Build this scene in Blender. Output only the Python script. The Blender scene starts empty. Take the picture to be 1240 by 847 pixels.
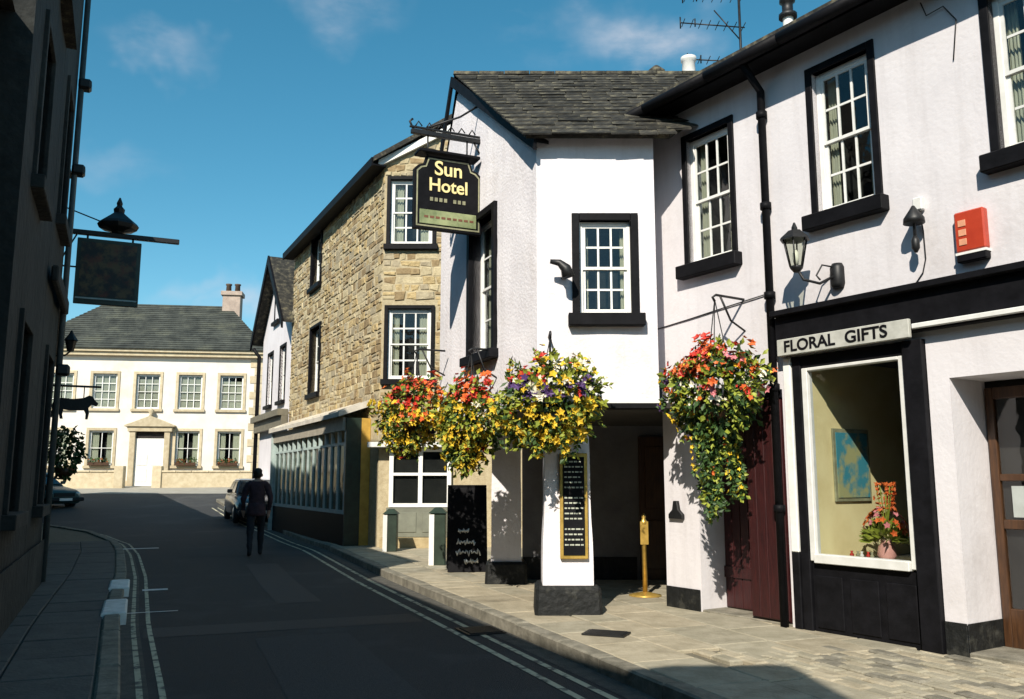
import bpy, bmesh, math, random
from mathutils import Vector, Matrix, noise
R = math.radians
random.seed(7)
scene = bpy.context.scene
col = scene.collection

# ------------------------------------------------------------------ camera
cam_d = bpy.data.cameras.new('camera'); cam = bpy.data.objects.new('camera', cam_d); col.objects.link(cam)
cam.location = (0, 0, 1.5); cam.rotation_euler = (R(90 + 8.637), 0, 0)
cam_d.sensor_width = 36; cam_d.lens = 30.48; cam_d.clip_end = 2000
scene.camera = cam

# ------------------------------------------------------------------ sky, sun, exposure
SUN_A, SUN_EL = R(-17.0), R(38)
world = bpy.data.worlds.new('World'); scene.world = world; world.use_nodes = True
wn, wl = world.node_tree.nodes, world.node_tree.links
wn.clear()
sky = wn.new('ShaderNodeTexSky'); sky.sky_type = 'NISHITA'; sky.sun_disc = False
sky.sun_elevation = SUN_EL; sky.sun_rotation = R(180) - SUN_A
sky.air_density = 1.0; sky.dust_density = 0.3; sky.ozone_density = 2.2
hsv = wn.new('ShaderNodeHueSaturation'); hsv.inputs['Hue'].default_value = 0.472; hsv.inputs['Saturation'].default_value = 1.3; hsv.inputs['Value'].default_value = 1.6
wl.new(sky.outputs[0], hsv.inputs['Color'])
tc = wn.new('ShaderNodeTexCoord')
mp = wn.new('ShaderNodeMapping'); mp.inputs['Scale'].default_value = (1.0, 1.0, 2.4); mp.inputs['Location'].default_value = (0.35, 0.0, 0.2)
wl.new(tc.outputs['Generated'], mp.inputs['Vector'])
nz = wn.new('ShaderNodeTexNoise'); nz.inputs['Scale'].default_value = 6.5; nz.inputs['Detail'].default_value = 7; nz.inputs['Roughness'].default_value = 0.58
wl.new(mp.outputs[0], nz.inputs['Vector'])
cr = wn.new('ShaderNodeValToRGB'); cr.color_ramp.elements[0].position = 0.36; cr.color_ramp.elements[1].position = 0.66
wl.new(nz.outputs['Fac'], cr.inputs['Fac'])
# loose cumulus patches: directions in the sky, radius in degrees, thickness; scattered all round
CLOUDS = [((0.137, 0.867, 0.479), 8.5, 0.9), ((0.191, 0.849, 0.493), 5, 0.5), ((-0.345, 0.833, 0.432), 4.2, 0.42), ((-0.183, 0.849, 0.496), 6, 0.38), ((-0.414, 0.847, 0.333), 5, 0.2), ((-0.276, 0.945, 0.173), 5, 0.75), ((-0.34, 0.92, 0.195), 4, 0.35)]
rc = random.Random(3)
for k in range(26):
    az, el = rc.uniform(40, 320), rc.uniform(8, 60)
    CLOUDS.append(((math.sin(R(az))*math.cos(R(el)), math.cos(R(az))*math.cos(R(el)), math.sin(R(el))), rc.uniform(4, 9), rc.uniform(0.3, 0.7)))
wn2 = wn.new('ShaderNodeTexNoise'); wn2.inputs['Scale'].default_value = 9.0; wn2.inputs['Detail'].default_value = 4; wl.new(tc.outputs['Generated'], wn2.inputs['Vector'])
ws = wn.new('ShaderNodeVectorMath'); ws.operation = 'SUBTRACT'; ws.inputs[1].default_value = (0.5, 0.5, 0.5); wl.new(wn2.outputs['Color'], ws.inputs[0])
wsc = wn.new('ShaderNodeVectorMath'); wsc.operation = 'SCALE'; wsc.inputs['Scale'].default_value = 0.22; wl.new(ws.outputs[0], wsc.inputs[0])
wob = wn.new('ShaderNodeVectorMath'); wob.operation = 'ADD'; wl.new(tc.outputs['Generated'], wob.inputs[0]); wl.new(wsc.outputs[0], wob.inputs[1])
acc = None
for c, rad, th in CLOUDS:
    dv = wn.new('ShaderNodeVectorMath'); dv.operation = 'SUBTRACT'; dv.inputs[1].default_value = c; wl.new(wob.outputs[0], dv.inputs[0])
    sc_ = wn.new('ShaderNodeVectorMath'); sc_.operation = 'MULTIPLY'; sc_.inputs[1].default_value = (1, 1, 2.1); wl.new(dv.outputs[0], sc_.inputs[0])
    le = wn.new('ShaderNodeVectorMath'); le.operation = 'LENGTH'; wl.new(sc_.outputs[0], le.inputs[0])
    mr = wn.new('ShaderNodeMapRange'); mr.interpolation_type = 'SMOOTHSTEP'
    mr.inputs['From Min'].default_value = R(rad); mr.inputs['From Max'].default_value = R(rad*0.15); mr.inputs['To Max'].default_value = th
    wl.new(le.outputs['Value'], mr.inputs['Value'])
    if acc is None: acc = mr.outputs[0]
    else:
        ad = wn.new('ShaderNodeMath'); ad.operation = 'MAXIMUM'; wl.new(acc, ad.inputs[0]); wl.new(mr.outputs[0], ad.inputs[1]); acc = ad.outputs[0]
cm = wn.new('ShaderNodeMath'); cm.operation = 'MULTIPLY'; wl.new(acc, cm.inputs[0]); wl.new(cr.outputs['Color'], cm.inputs[1])
mix = wn.new('ShaderNodeMix'); mix.data_type = 'RGBA'
wl.new(cm.outputs[0], mix.inputs[0]); wl.new(hsv.outputs['Color'], mix.inputs[6]); mix.inputs[7].default_value = (8.6, 8.8, 9.6, 1)
bg = wn.new('ShaderNodeBackground'); bg.inputs['Strength'].default_value = 0.06
wl.new(mix.outputs[2], bg.inputs['Color'])
wo = wn.new('ShaderNodeOutputWorld'); wl.new(bg.outputs[0], wo.inputs['Surface'])

sd = bpy.data.lights.new('sun', 'SUN'); so = bpy.data.objects.new('sun', sd); col.objects.link(so)
sd.energy = 4.6; sd.angle = R(0.5); sd.color = (1.0, 0.92, 0.80)
ldir = Vector((-math.sin(SUN_A) * math.cos(SUN_EL), math.cos(SUN_A) * math.cos(SUN_EL), -math.sin(SUN_EL)))
so.rotation_euler = ldir.to_track_quat('-Z', 'Y').to_euler()
so.location = (0, -10, 30)

vs = scene.view_settings
vs.view_transform = 'Standard'; vs.look = 'None'; vs.gamma = 1.0; vs.use_curve_mapping = False
vs.exposure = 0.5

# ------------------------------------------------------------------ materials
MATS = {}
def mat(name, c1, c2=None, rough=0.75, scale=6.0, bump=0.0, bscale=40.0, detail=5, metal=0.0, dirt=None, dscale=1.2, spec=None, coords='Object', lo=0.35, hi=0.65, stretch=None, var=(0.88, 1.1), streak=None):
    if name in MATS: return MATS[name]
    m = bpy.data.materials.new(name); m.use_nodes = True
    n, l = m.node_tree.nodes, m.node_tree.links
    b = n['Principled BSDF']
    b.inputs['Roughness'].default_value = rough; b.inputs['Metallic'].default_value = metal
    if spec is not None: b.inputs['Specular IOR Level'].default_value = spec
    t = n.new('ShaderNodeTexCoord'); vec = t.outputs[coords]
    if stretch:
        mpg = n.new('ShaderNodeMapping'); mpg.inputs['Scale'].default_value = stretch; l.new(vec, mpg.inputs[0]); vec = mpg.outputs[0]
    c2 = c2 or tuple(x * 0.75 for x in c1)
    nt = n.new('ShaderNodeTexNoise'); nt.inputs['Scale'].default_value = scale; nt.inputs['Detail'].default_value = detail; nt.inputs['Roughness'].default_value = 0.62
    l.new(vec, nt.inputs['Vector'])
    rp = n.new('ShaderNodeValToRGB'); rp.color_ramp.elements[0].position = lo; rp.color_ramp.elements[1].position = hi
    rp.color_ramp.elements[0].color = (*c2, 1); rp.color_ramp.elements[1].color = (*c1, 1)
    l.new(nt.outputs['Fac'], rp.inputs['Fac'])
    out = rp.outputs['Color']
    if dirt:
        n2 = n.new('ShaderNodeTexNoise'); n2.inputs['Scale'].default_value = dscale; n2.inputs['Detail'].default_value = 8; n2.inputs['Roughness'].default_value = 0.7
        l.new(vec, n2.inputs['Vector'])
        r2 = n.new('ShaderNodeValToRGB'); r2.color_ramp.elements[0].position = 0.52; r2.color_ramp.elements[1].position = 0.75
        l.new(n2.outputs['Fac'], r2.inputs['Fac'])
        mx = n.new('ShaderNodeMix'); mx.data_type = 'RGBA'
        l.new(r2.outputs['Color'], mx.inputs[0]); l.new(out, mx.inputs[6]); mx.inputs[7].default_value = (*dirt, 1)
        out = mx.outputs[2]
    if streak:
        ms = n.new('ShaderNodeMapping'); ms.inputs['Scale'].default_value = (5.5, 5.5, 0.45); l.new(t.outputs[coords], ms.inputs[0])
        n4 = n.new('ShaderNodeTexNoise'); n4.inputs['Scale'].default_value = 1.0; n4.inputs['Detail'].default_value = 6; n4.inputs['Roughness'].default_value = 0.65; l.new(ms.outputs[0], n4.inputs['Vector'])
        r4 = n.new('ShaderNodeMapRange'); r4.inputs['From Min'].default_value = 0.5; r4.inputs['From Max'].default_value = 0.78; r4.inputs['To Max'].default_value = 0.42; l.new(n4.outputs['Fac'], r4.inputs['Value'])
        m4 = n.new('ShaderNodeMix'); m4.data_type = 'RGBA'; l.new(r4.outputs[0], m4.inputs[0]); l.new(out, m4.inputs[6]); m4.inputs[7].default_value = (*streak, 1); out = m4.outputs[2]
    oi = n.new('ShaderNodeObjectInfo')
    hv = n.new('ShaderNodeHueSaturation')
    mr = n.new('ShaderNodeMapRange'); mr.inputs['To Min'].default_value = var[0]; mr.inputs['To Max'].default_value = var[1]
    l.new(oi.outputs['Random'], mr.inputs['Value']); l.new(mr.outputs[0], hv.inputs['Value']); l.new(out, hv.inputs['Color'])
    l.new(hv.outputs['Color'], b.inputs['Base Color'])
    if bump:
        n3 = n.new('ShaderNodeTexNoise'); n3.inputs['Scale'].default_value = bscale; n3.inputs['Detail'].default_value = 4
        l.new(vec, n3.inputs['Vector'])
        bp = n.new('ShaderNodeBump'); bp.inputs['Strength'].default_value = 1.0; bp.inputs['Distance'].default_value = bump
        l.new(n3.outputs['Fac'], bp.inputs['Height']); l.new(bp.outputs['Normal'], b.inputs['Normal'])
    MATS[name] = m
    return m

def glassmat(name, tint=(0.75, 0.8, 0.8), gl=1.0, ior=1.6):
    m = bpy.data.materials.new(name); m.use_nodes = True
    n, l = m.node_tree.nodes, m.node_tree.links; n.clear()
    o = n.new('ShaderNodeOutputMaterial'); mx = n.new('ShaderNodeMixShader')
    tr = n.new('ShaderNodeBsdfTransparent'); tr.inputs[0].default_value = (*tint, 1)
    g = n.new('ShaderNodeBsdfGlossy'); g.inputs['Roughness'].default_value = 0.03; g.inputs[0].default_value = (gl, gl, gl, 1)
    fr = n.new('ShaderNodeFresnel'); fr.inputs['IOR'].default_value = ior
    t = n.new('ShaderNodeTexCoord'); nt = n.new('ShaderNodeTexNoise'); nt.inputs['Scale'].default_value = 5.0
    l.new(t.outputs['Object'], nt.inputs['Vector'])
    bp = n.new('ShaderNodeBump'); bp.inputs['Distance'].default_value = 0.004; l.new(nt.outputs['Fac'], bp.inputs['Height'])
    l.new(bp.outputs[0], g.inputs['Normal']); l.new(bp.outputs[0], fr.inputs['Normal'])
    ge = n.new('ShaderNodeNewGeometry'); inv = n.new('ShaderNodeMath'); inv.operation = 'SUBTRACT'; inv.inputs[0].default_value = 1.0; l.new(ge.outputs['Backfacing'], inv.inputs[1])
    mu = n.new('ShaderNodeMath'); mu.operation = 'MULTIPLY'; l.new(fr.outputs[0], mu.inputs[0]); l.new(inv.outputs[0], mu.inputs[1])
    l.new(mu.outputs[0], mx.inputs[0]); l.new(tr.outputs[0], mx.inputs[1]); l.new(g.outputs[0], mx.inputs[2]); l.new(mx.outputs[0], o.inputs[0])
    MATS[name] = m
    return m

WHITE = mat('roughcast_white', (0.765, 0.74, 0.762), (0.69, 0.66, 0.685), 0.9, 2.5, 0.008, 26, dirt=(0.57, 0.53, 0.52), dscale=0.9, streak=(0.5, 0.47, 0.46), lo=0.3, hi=0.6)
RENDER = mat('smooth_render_white', (0.735, 0.71, 0.73), (0.66, 0.635, 0.655), 0.85, 1.6, 0.003, 22, dirt=(0.52, 0.49, 0.49), dscale=0.8, streak=(0.46, 0.43, 0.43), lo=0.3, hi=0.6)
PAINTW = mat('white_gloss_paint', (0.8, 0.8, 0.77), (0.7, 0.7, 0.66), 0.45, 9)
BLACK = mat('black_gloss_paint', (0.009, 0.009, 0.011), (0.005, 0.005, 0.006), 0.55, 7, 0.002, 25, spec=0.1)
BLACKST = mat('black_painted_stone', (0.012, 0.013, 0.013), (0.006, 0.007, 0.007), 0.65, 9, 0.02, 14, dirt=(0.06, 0.06, 0.05), dscale=5, spec=0.3)
IRON = mat('black_iron', (0.015, 0.016, 0.017), (0.008, 0.008, 0.009), 0.5, 20, metal=0.2)
SLATE = mat('green_slate', (0.058, 0.054, 0.045), (0.02, 0.02, 0.017), 0.8, 7, 0.01, 30, dirt=(0.19, 0.17, 0.10), dscale=7, spec=0.25, var=(0.5, 1.35))
STONES = [mat('rubble_honey', (0.50, 0.39, 0.20), (0.34, 0.25, 0.12), 0.95, 9, 0.03, 18), mat('rubble_buff', (0.54, 0.46, 0.29), (0.38, 0.31, 0.18), 0.9, 7, 0.012, 24),
          mat('rubble_grey', (0.42, 0.36, 0.24), (0.26, 0.215, 0.14), 0.9, 7, 0.012, 24), mat('rubble_brown', (0.34, 0.25, 0.13), (0.2, 0.14, 0.07), 0.9, 7, 0.012, 24)]
MORTAR = mat('lime_mortar', (0.5, 0.43, 0.28), (0.38, 0.31, 0.19), 0.95, 9, 0.01, 40)
TAN = mat('dressed_sandstone', (0.45, 0.36, 0.2), (0.32, 0.24, 0.12), 0.85, 5, 0.006, 30)
FTRIM = mat('pale_sandstone', (0.56, 0.48, 0.33), (0.45, 0.37, 0.24), 0.85, 5, 0.006, 30)
HOUSEW = mat('cream_stucco', (0.78, 0.73, 0.66), (0.70, 0.64, 0.56), 0.85, 1.2, 0.004, 20, dirt=(0.6, 0.52, 0.4), dscale=0.5)
ASPH = mat('asphalt', (0.048, 0.05, 0.052), (0.025, 0.027, 0.029), 0.85, 55, 0.012, 120, dirt=(0.078, 0.081, 0.082), dscale=0.6, coords='Object')
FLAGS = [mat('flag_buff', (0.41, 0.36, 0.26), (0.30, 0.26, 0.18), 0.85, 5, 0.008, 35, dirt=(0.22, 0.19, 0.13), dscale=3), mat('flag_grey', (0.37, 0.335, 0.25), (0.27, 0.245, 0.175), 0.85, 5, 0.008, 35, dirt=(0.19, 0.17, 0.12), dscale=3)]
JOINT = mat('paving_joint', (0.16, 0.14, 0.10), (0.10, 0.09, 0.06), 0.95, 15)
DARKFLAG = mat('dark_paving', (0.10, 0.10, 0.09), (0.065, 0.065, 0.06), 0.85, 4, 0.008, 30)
KERB = mat('kerb_gritstone', (0.25, 0.23, 0.18), (0.13, 0.12, 0.09), 0.85, 6, 0.008, 30)
YELLOW = mat('worn_line_paint', (0.52, 0.49, 0.34), (0.10, 0.10, 0.085), 0.8, 7, lo=0.4, hi=0.5)
WPAINT_SUN = mat('white_paint_and_sun_patch', (0.82, 0.82, 0.78), (0.6, 0.6, 0.56), 0.7, 9)  # also colours the sun patches on the left kerb
GLASS = glassmat('old_window_glass', (0.78, 0.82, 0.82))
DIMGLASS = glassmat('dusty_glass', (0.7, 0.74, 0.72), 0.6, 1.25)
SHOPGLASS = glassmat('shop_glass', (0.88, 0.9, 0.9))
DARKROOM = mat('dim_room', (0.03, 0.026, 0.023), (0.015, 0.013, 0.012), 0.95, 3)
CURTAIN = mat('net_curtain', (0.72, 0.66, 0.5), (0.55, 0.5, 0.36), 0.9, 12, stretch=(6, 6, 0.4))
LEFTWALL = mat('dark_wall_stone', (0.026, 0.028, 0.026), (0.013, 0.015, 0.014), 0.95, 1.8, 0.03, 8, dirt=(0.05, 0.053, 0.046), dscale=0.8)  # near-black tone over the whole wall, mottled at random
PALEPIPE = mat('pale_green_paint', (0.42, 0.5, 0.48), (0.32, 0.4, 0.38), 0.5, 9)
REDDOOR = mat('dark_red_boards', (0.05, 0.009, 0.009), (0.022, 0.005, 0.006), 0.45, 8, 0.003, 30, stretch=(8, 8, 0.6))
BROWN = mat('varnished_oak', (0.085, 0.038, 0.015), (0.04, 0.018, 0.008), 0.4, 6, stretch=(8, 8, 0.7))
GOLD = mat('brass', (0.72, 0.48, 0.12), (0.5, 0.32, 0.07), 0.35, 12, metal=0.6)
GILT = mat('gilt_letter_paint', (0.82, 0.70, 0.34), (0.72, 0.58, 0.25), 0.55, 12)
GILTDIM = mat('faded_gilt_paint', (0.34, 0.33, 0.2), (0.2, 0.2, 0.12), 0.6, 9)
OCHRE = mat('ochre_paint', (0.55, 0.34, 0.06), (0.42, 0.25, 0.04), 0.7, 6)
CREAM = mat('cream_panel', (0.80, 0.69, 0.38), (0.70, 0.58, 0.30), 0.8, 3)
LEAF = [mat('leaf_dark', (0.05, 0.11, 0.02), (0.02, 0.05, 0.012), 0.6, 8), mat('leaf_bright', (0.30, 0.33, 0.035), (0.16, 0.20, 0.02), 0.6, 8)]
FLOWERS = dict(red=mat('petal_red', (0.55, 0.035, 0.015), (0.40, 0.02, 0.012), 0.6, 9), orange=mat('petal_orange', (0.68, 0.17, 0.03), (0.55, 0.10, 0.02), 0.6, 9),
               yellow=mat('petal_yellow', (0.75, 0.53, 0.03), (0.62, 0.40, 0.02), 0.6, 9), white=mat('petal_white', (0.8, 0.76, 0.62), (0.7, 0.66, 0.5), 0.6, 9),
               purple=mat('petal_purple', (0.10, 0.05, 0.17), (0.06, 0.025, 0.10), 0.6, 9), pink=mat('petal_pink', (0.66, 0.25, 0.26), (0.55, 0.15, 0.18), 0.6, 9))
TEAL = mat('teal_dark_paint', (0.02, 0.07, 0.07), (0.012, 0.045, 0.045), 0.4, 6)
GREENP = mat('dark_green_paint', (0.022, 0.04, 0.026), (0.012, 0.022, 0.014), 0.45, 6)
RUBBER = mat('tyre_rubber', (0.015, 0.015, 0.016), None, 0.85, 30)
CHROME = mat('dull_steel', (0.5, 0.5, 0.5), (0.4, 0.4, 0.4), 0.3, 12, metal=0.9)

# ------------------------------------------------------------------ mesh helpers
class MB:
    def __init__(s): s.v = []; s.f = []; s.sm = set()
    def add(s, vs, fs, smooth=False):
        o = len(s.v); s.v += [tuple(p) for p in vs]
        for f in fs:
            if smooth: s.sm.add(len(s.f))
            s.f.append(tuple(i + o for i in f))
        return s
    def box(s, x0, x1, y0, y1, z0, z1):
        return s.add([(x0,y0,z0),(x1,y0,z0),(x1,y1,z0),(x0,y1,z0),(x0,y0,z1),(x1,y0,z1),(x1,y1,z1),(x0,y1,z1)],
                     [(0,3,2,1),(4,5,6,7),(0,1,5,4),(1,2,6,5),(2,3,7,6),(3,0,4,7)])
    def frus(s, b, t):   # b,t: 4 points each
        return s.add(list(b) + list(t), [(0,3,2,1),(4,5,6,7),(0,1,5,4),(1,2,6,5),(2,3,7,6),(3,0,4,7)])
    def prism(s, poly, y0, y1):  # polygon in xz, extruded in y
        n = len(poly)
        return s.add([(x,y0,z) for x,z in poly] + [(x,y1,z) for x,z in poly],
                     [tuple(range(n)), tuple(range(2*n-1, n-1, -1))] + [(i, i+n, (i+1)%n+n, (i+1)%n) for i in range(n)])
    def prismz(s, poly, z0, z1):
        n = len(poly)
        return s.add([(x,y,z0) for x,y in poly] + [(x,y,z1) for x,y in poly],
                     [tuple(range(n-1,-1,-1)), tuple(range(n, 2*n))] + [(i, (i+1)%n, (i+1)%n+n, i+n) for i in range(n)])
    def tube(s, pts, r, n=8, caps=True):
        pts = [Vector(p) for p in pts]; rs = r if isinstance(r, (list, tuple)) else [r]*len(pts)
        vs = []; prev = None
        for i, p in enumerate(pts):
            d = (pts[min(i+1, len(pts)-1)] - pts[max(i-1, 0)]).normalized()
            a = prev if prev is not None else (Vector((0,0,1)) if abs(d.z) < 0.9 else Vector((1,0,0)))
            u = (a - d * a.dot(d)).normalized(); w = d.cross(u); prev = u
            vs += [p + (u*math.cos(2*math.pi*k/n) + w*math.sin(2*math.pi*k/n))*rs[i] for k in range(n)]
        fs = [(i*n+k, i*n+(k+1)%n, (i+1)*n+(k+1)%n, (i+1)*n+k) for i in range(len(pts)-1) for k in range(n)]
        s.add(vs, fs, True)
        if caps:
            o = len(s.v) - len(vs); s.f.append(tuple(o+k for k in range(n-1,-1,-1))); s.f.append(tuple(o+(len(pts)-1)*n+k for k in range(n)))
        return s
    def lathe(s, prof, c=(0,0,0), n=16, rot=0.0, smooth=True):
        vs = [(c[0]+r*math.cos(2*math.pi*k/n+rot), c[1]+r*math.sin(2*math.pi*k/n+rot), c[2]+z) for r,z in prof for k in range(n)]
        m = len(prof)
        fs = [(i*n+k, i*n+(k+1)%n, (i+1)*n+(k+1)%n, (i+1)*n+k) for i in range(m-1) for k in range(n)]
        s.add(vs, fs, smooth); o = len(s.v) - len(vs)
        s.f.append(tuple(o+k for k in range(n-1,-1,-1))); s.f.append(tuple(o+(m-1)*n+k for k in range(n)))
        return s
    def mesh(s, name, m, bevel=0.0):
        me = bpy.data.meshes.new(name); me.from_pydata(s.v, [], s.f)
        if s.sm:
            me.polygons.foreach_set('use_smooth', [i in s.sm for i in range(len(s.f))])
        if bevel:
            bm = bmesh.new(); bm.from_mesh(me)
            bmesh.ops.bevel(bm, geom=[e for e in bm.edges if len(e.link_faces) == 2 and e.calc_face_angle(0) > 0.6], offset=bevel, segments=1, affect='EDGES', profile=0.5)
            bm.to_mesh(me); bm.free()
        for q in (m if isinstance(m, (list, tuple)) else [m]): me.materials.append(q)
        me.update()
        return me
    def build(s, name, m, parent=None, bevel=0.0, loc=None, rot=None):
        return put(name, s.mesh(name, m, bevel), parent, loc, rot)

def put(name, me, parent=None, loc=None, rot=None):
    o = bpy.data.objects.new(name, me); col.objects.link(o); o.parent = parent
    if loc is not None: o.location = loc
    if rot is not None: o.rotation_euler = rot
    return o
def tag(o, label=None, cat=None, group=None, kind=None):
    if label: o['label'] = label
    if cat: o['category'] = cat
    if group: o['group'] = group
    if kind: o['kind'] = kind
    return o
def thing(name, label, cat, loc=(0,0,0), rz=0.0, group=None):
    o = put(name, None, None, loc, (0,0,rz)); o.empty_display_size = 0.2
    return tag(o, label, cat, group)
def ang(d): return math.atan2(d[1], d[0])
def fbm(p): return noise.fractal(Vector(p), 1.0, 2.0, 3)

def wall(x0, x1, z0, z1, ops=(), th=0.3, step=0.3, amp=0.008, seed=0.0, back=True, top=None):
    """front face at y=0 (slightly uneven), openings with reveals, optional top profile function"""
    mb = MB()
    def axis(a, b, cuts):
        c = sorted(set([a, b] + [q for q in cuts if a < q < b])); out = []
        for p, q in zip(c, c[1:]):
            k = max(1, int(round((q-p)/step))); out += [p + (q-p)*i/k for i in range(k)]
        return out + [b]
    xs = axis(x0, x1, [q for o in ops for q in o[:2]]); zs = axis(z0, z1, [q for o in ops for q in o[2:4]])
    inside = lambda x, z: any(o[0] < x < o[1] and o[2] < z < o[3] for o in ops)
    idx = {}; V = []
    def vid(i, j):
        if (i, j) not in idx:
            x, z = xs[i], zs[j]
            edge = any((abs(x-o[0]) < 1e-6 or abs(x-o[1]) < 1e-6) and o[2]-1e-6 <= z <= o[3]+1e-6 or (abs(z-o[2]) < 1e-6 or abs(z-o[3]) < 1e-6) and o[0]-1e-6 <= x <= o[1]+1e-6 for o in ops)
            edge = edge or i in (0, len(xs)-1)
            y = 0 if edge else amp * fbm((x*1.1+seed, z*1.1, seed))
            if top and j == len(zs)-1: z = top(x)
            idx[(i, j)] = len(V); V.append((x, y, z))
        return idx[(i, j)]
    F = []
    for i in range(len(xs)-1):
        for j in range(len(zs)-1):
            if not inside((xs[i]+xs[i+1])/2, (zs[j]+zs[j+1])/2): F.append((vid(i,j), vid(i+1,j), vid(i+1,j+1), vid(i,j+1)))
    mb.add(V, F, True)
    for o in ops:
        a, b, c, d = o[:4]; t = o[4] if len(o) > 4 else th
        mb.add([(a,0,c),(a,t,c),(a,t,d),(a,0,d)], [(0,1,2,3)]); mb.add([(b,0,c),(b,t,c),(b,t,d),(b,0,d)], [(3,2,1,0)])
        mb.add([(a,0,d),(b,0,d),(b,t,d),(a,t,d)], [(3,2,1,0)])
        if c > z0 + 1e-6: mb.add([(a,0,c),(b,0,c),(b,t,c),(a,t,c)], [(0,1,2,3)])
    if back:
        mb.add([(x0,0,z0),(x0,th,z0),(x0,th,z1),(x0,0,z1)], [(3,2,1,0)]); mb.add([(x1,0,z0),(x1,th,z0),(x1,th,z1),(x1,0,z1)], [(0,1,2,3)])
    return mb

def textmesh(body, size, depth=0.006, name='lettering', sx=1.0, bold=0.0):
    cu = bpy.data.curves.new(name, 'FONT'); cu.body = body; cu.size = size; cu.extrude = depth; cu.align_x = 'CENTER'; cu.align_y = 'CENTER'; cu.offset = bold
    o = bpy.data.objects.new(name, cu); col.objects.link(o)
    dg = bpy.context.evaluated_depsgraph_get(); me = bpy.data.meshes.new_from_object(o.evaluated_get(dg))
    bpy.data.objects.remove(o)
    # text lies in xy: stand it up facing -y
    me.transform(Matrix(((sx,0,0,0),(0,0,-1,0),(0,1,0,0),(0,0,0,1))))
    return me
def lettering(body, size, m, parent, loc, sx=1.0, bold=0.0):
    me = textmesh(body, size, 0.004, 'lettering', sx, bold); me.materials.clear(); me.materials.append(m)
    return put('lettering', me, parent, loc)

def sash(root, x0, x1, z0, z1, y=0.07, cols=3, rows=4, frame=PAINTW, surround=None, sur=0.08, sill=None, sillm=None, room=0.5, curtain=0, jit=0.7, fw=0.05, bw=0.022, rnd=random, proud=0.02):
    """sash window in an opening; part 'window' with frame, sashes, panes as sub-parts"""
    mb = MB(); d = 0.06
    mb.box(x0, x0+fw, y, y+d, z0, z1).box(x1-fw, x1, y, y+d, z0, z1).box(x0+fw, x1-fw, y, y+d, z1-fw, z1).box(x0+fw, x1-fw, y, y+d, z0, z0+fw)
    w = mb.build('window', frame, root, 0.004)
    if surround:
        s = MB(); p = proud
        s.box(x0-sur, x0, -p, y+0.02, z0-0.0, z1+sur).box(x1, x1+sur, -p, y+0.02, z0-0.0, z1+sur).box(x0, x1, -p, y+0.02, z1, z1+sur)
        s.build('surround', surround, w, 0.005)
    if sill:
        MB().box(x0-sur-0.05, x1+sur+0.05, -0.12, y+0.01, z0-sill, z0-0.002).build('sill', sillm or surround, w, 0.008)
    a, b, c, e = x0+fw, x1-fw, z0+fw, z1-fw; mid = (c+e)/2
    for k, (lo, hi, yy) in enumerate(((c, mid+0.015, y+0.032), (mid-0.015, e, y+0.008))):
        st = 0.032; s = MB()
        s.box(a, a+st, yy, yy+0.022, lo, hi).box(b-st, b, yy, yy+0.022, lo, hi).box(a+st, b-st, yy, yy+0.022, lo, lo+st).box(a+st, b-st, yy, yy+0.022, hi-st, hi)
        A, B, C, D_ = a+st, b-st, lo+st, hi-st; nr = rows//2
        cw = (B-A)/cols; rh = (D_-C)/nr
        for i in range(1, cols): s.box(A+cw*i-bw/2, A+cw*i+bw/2, yy+0.002, yy+0.02, C, D_)
        for j in range(1, nr):
            for i in range(cols): s.box(A+cw*i+bw/2, A+cw*(i+1)-bw/2, yy+0.003, yy+0.019, C+rh*j-bw/2, C+rh*j+bw/2)
        s.build('sash', frame, w)
        me = MB().box(-cw/2+0.002, cw/2-0.002, -0.002, 0.002, -rh/2+0.002, rh/2-0.002).mesh('pane', GLASS)
        for i in range(cols):
            for j in range(nr):
                put('pane', me, w, (A+cw*(i+0.5), yy+0.012, C+rh*(j+0.5)), (R(rnd.uniform(-jit, jit)), 0, R(rnd.uniform(-jit, jit))))
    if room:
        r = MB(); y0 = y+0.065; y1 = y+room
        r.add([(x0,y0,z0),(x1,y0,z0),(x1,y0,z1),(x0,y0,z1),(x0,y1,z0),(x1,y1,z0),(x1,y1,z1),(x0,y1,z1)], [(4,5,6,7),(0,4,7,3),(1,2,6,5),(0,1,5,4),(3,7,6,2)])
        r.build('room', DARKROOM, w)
    if curtain:
        for s_ in (0, 1):
            cmb = MB(); n = 10; wd = (x1-x0)*curtain*rnd.uniform(0.8, 1.2); vs_ = []
            for i in range(n+1):
                q = wd*i/n; xx = x0+fw+q if s_ == 0 else x1-fw-q
                yo = y+0.12+0.02*math.sin(i*2.3)
                vs_ += [(xx, yo, z0+0.04), (xx, yo, z1-0.04)]
            cmb.add(vs_, [(2*i, 2*i+2, 2*i+3, 2*i+1) for i in range(n)], True)
            cmb.build('curtain', CURTAIN, w)
    return w

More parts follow.
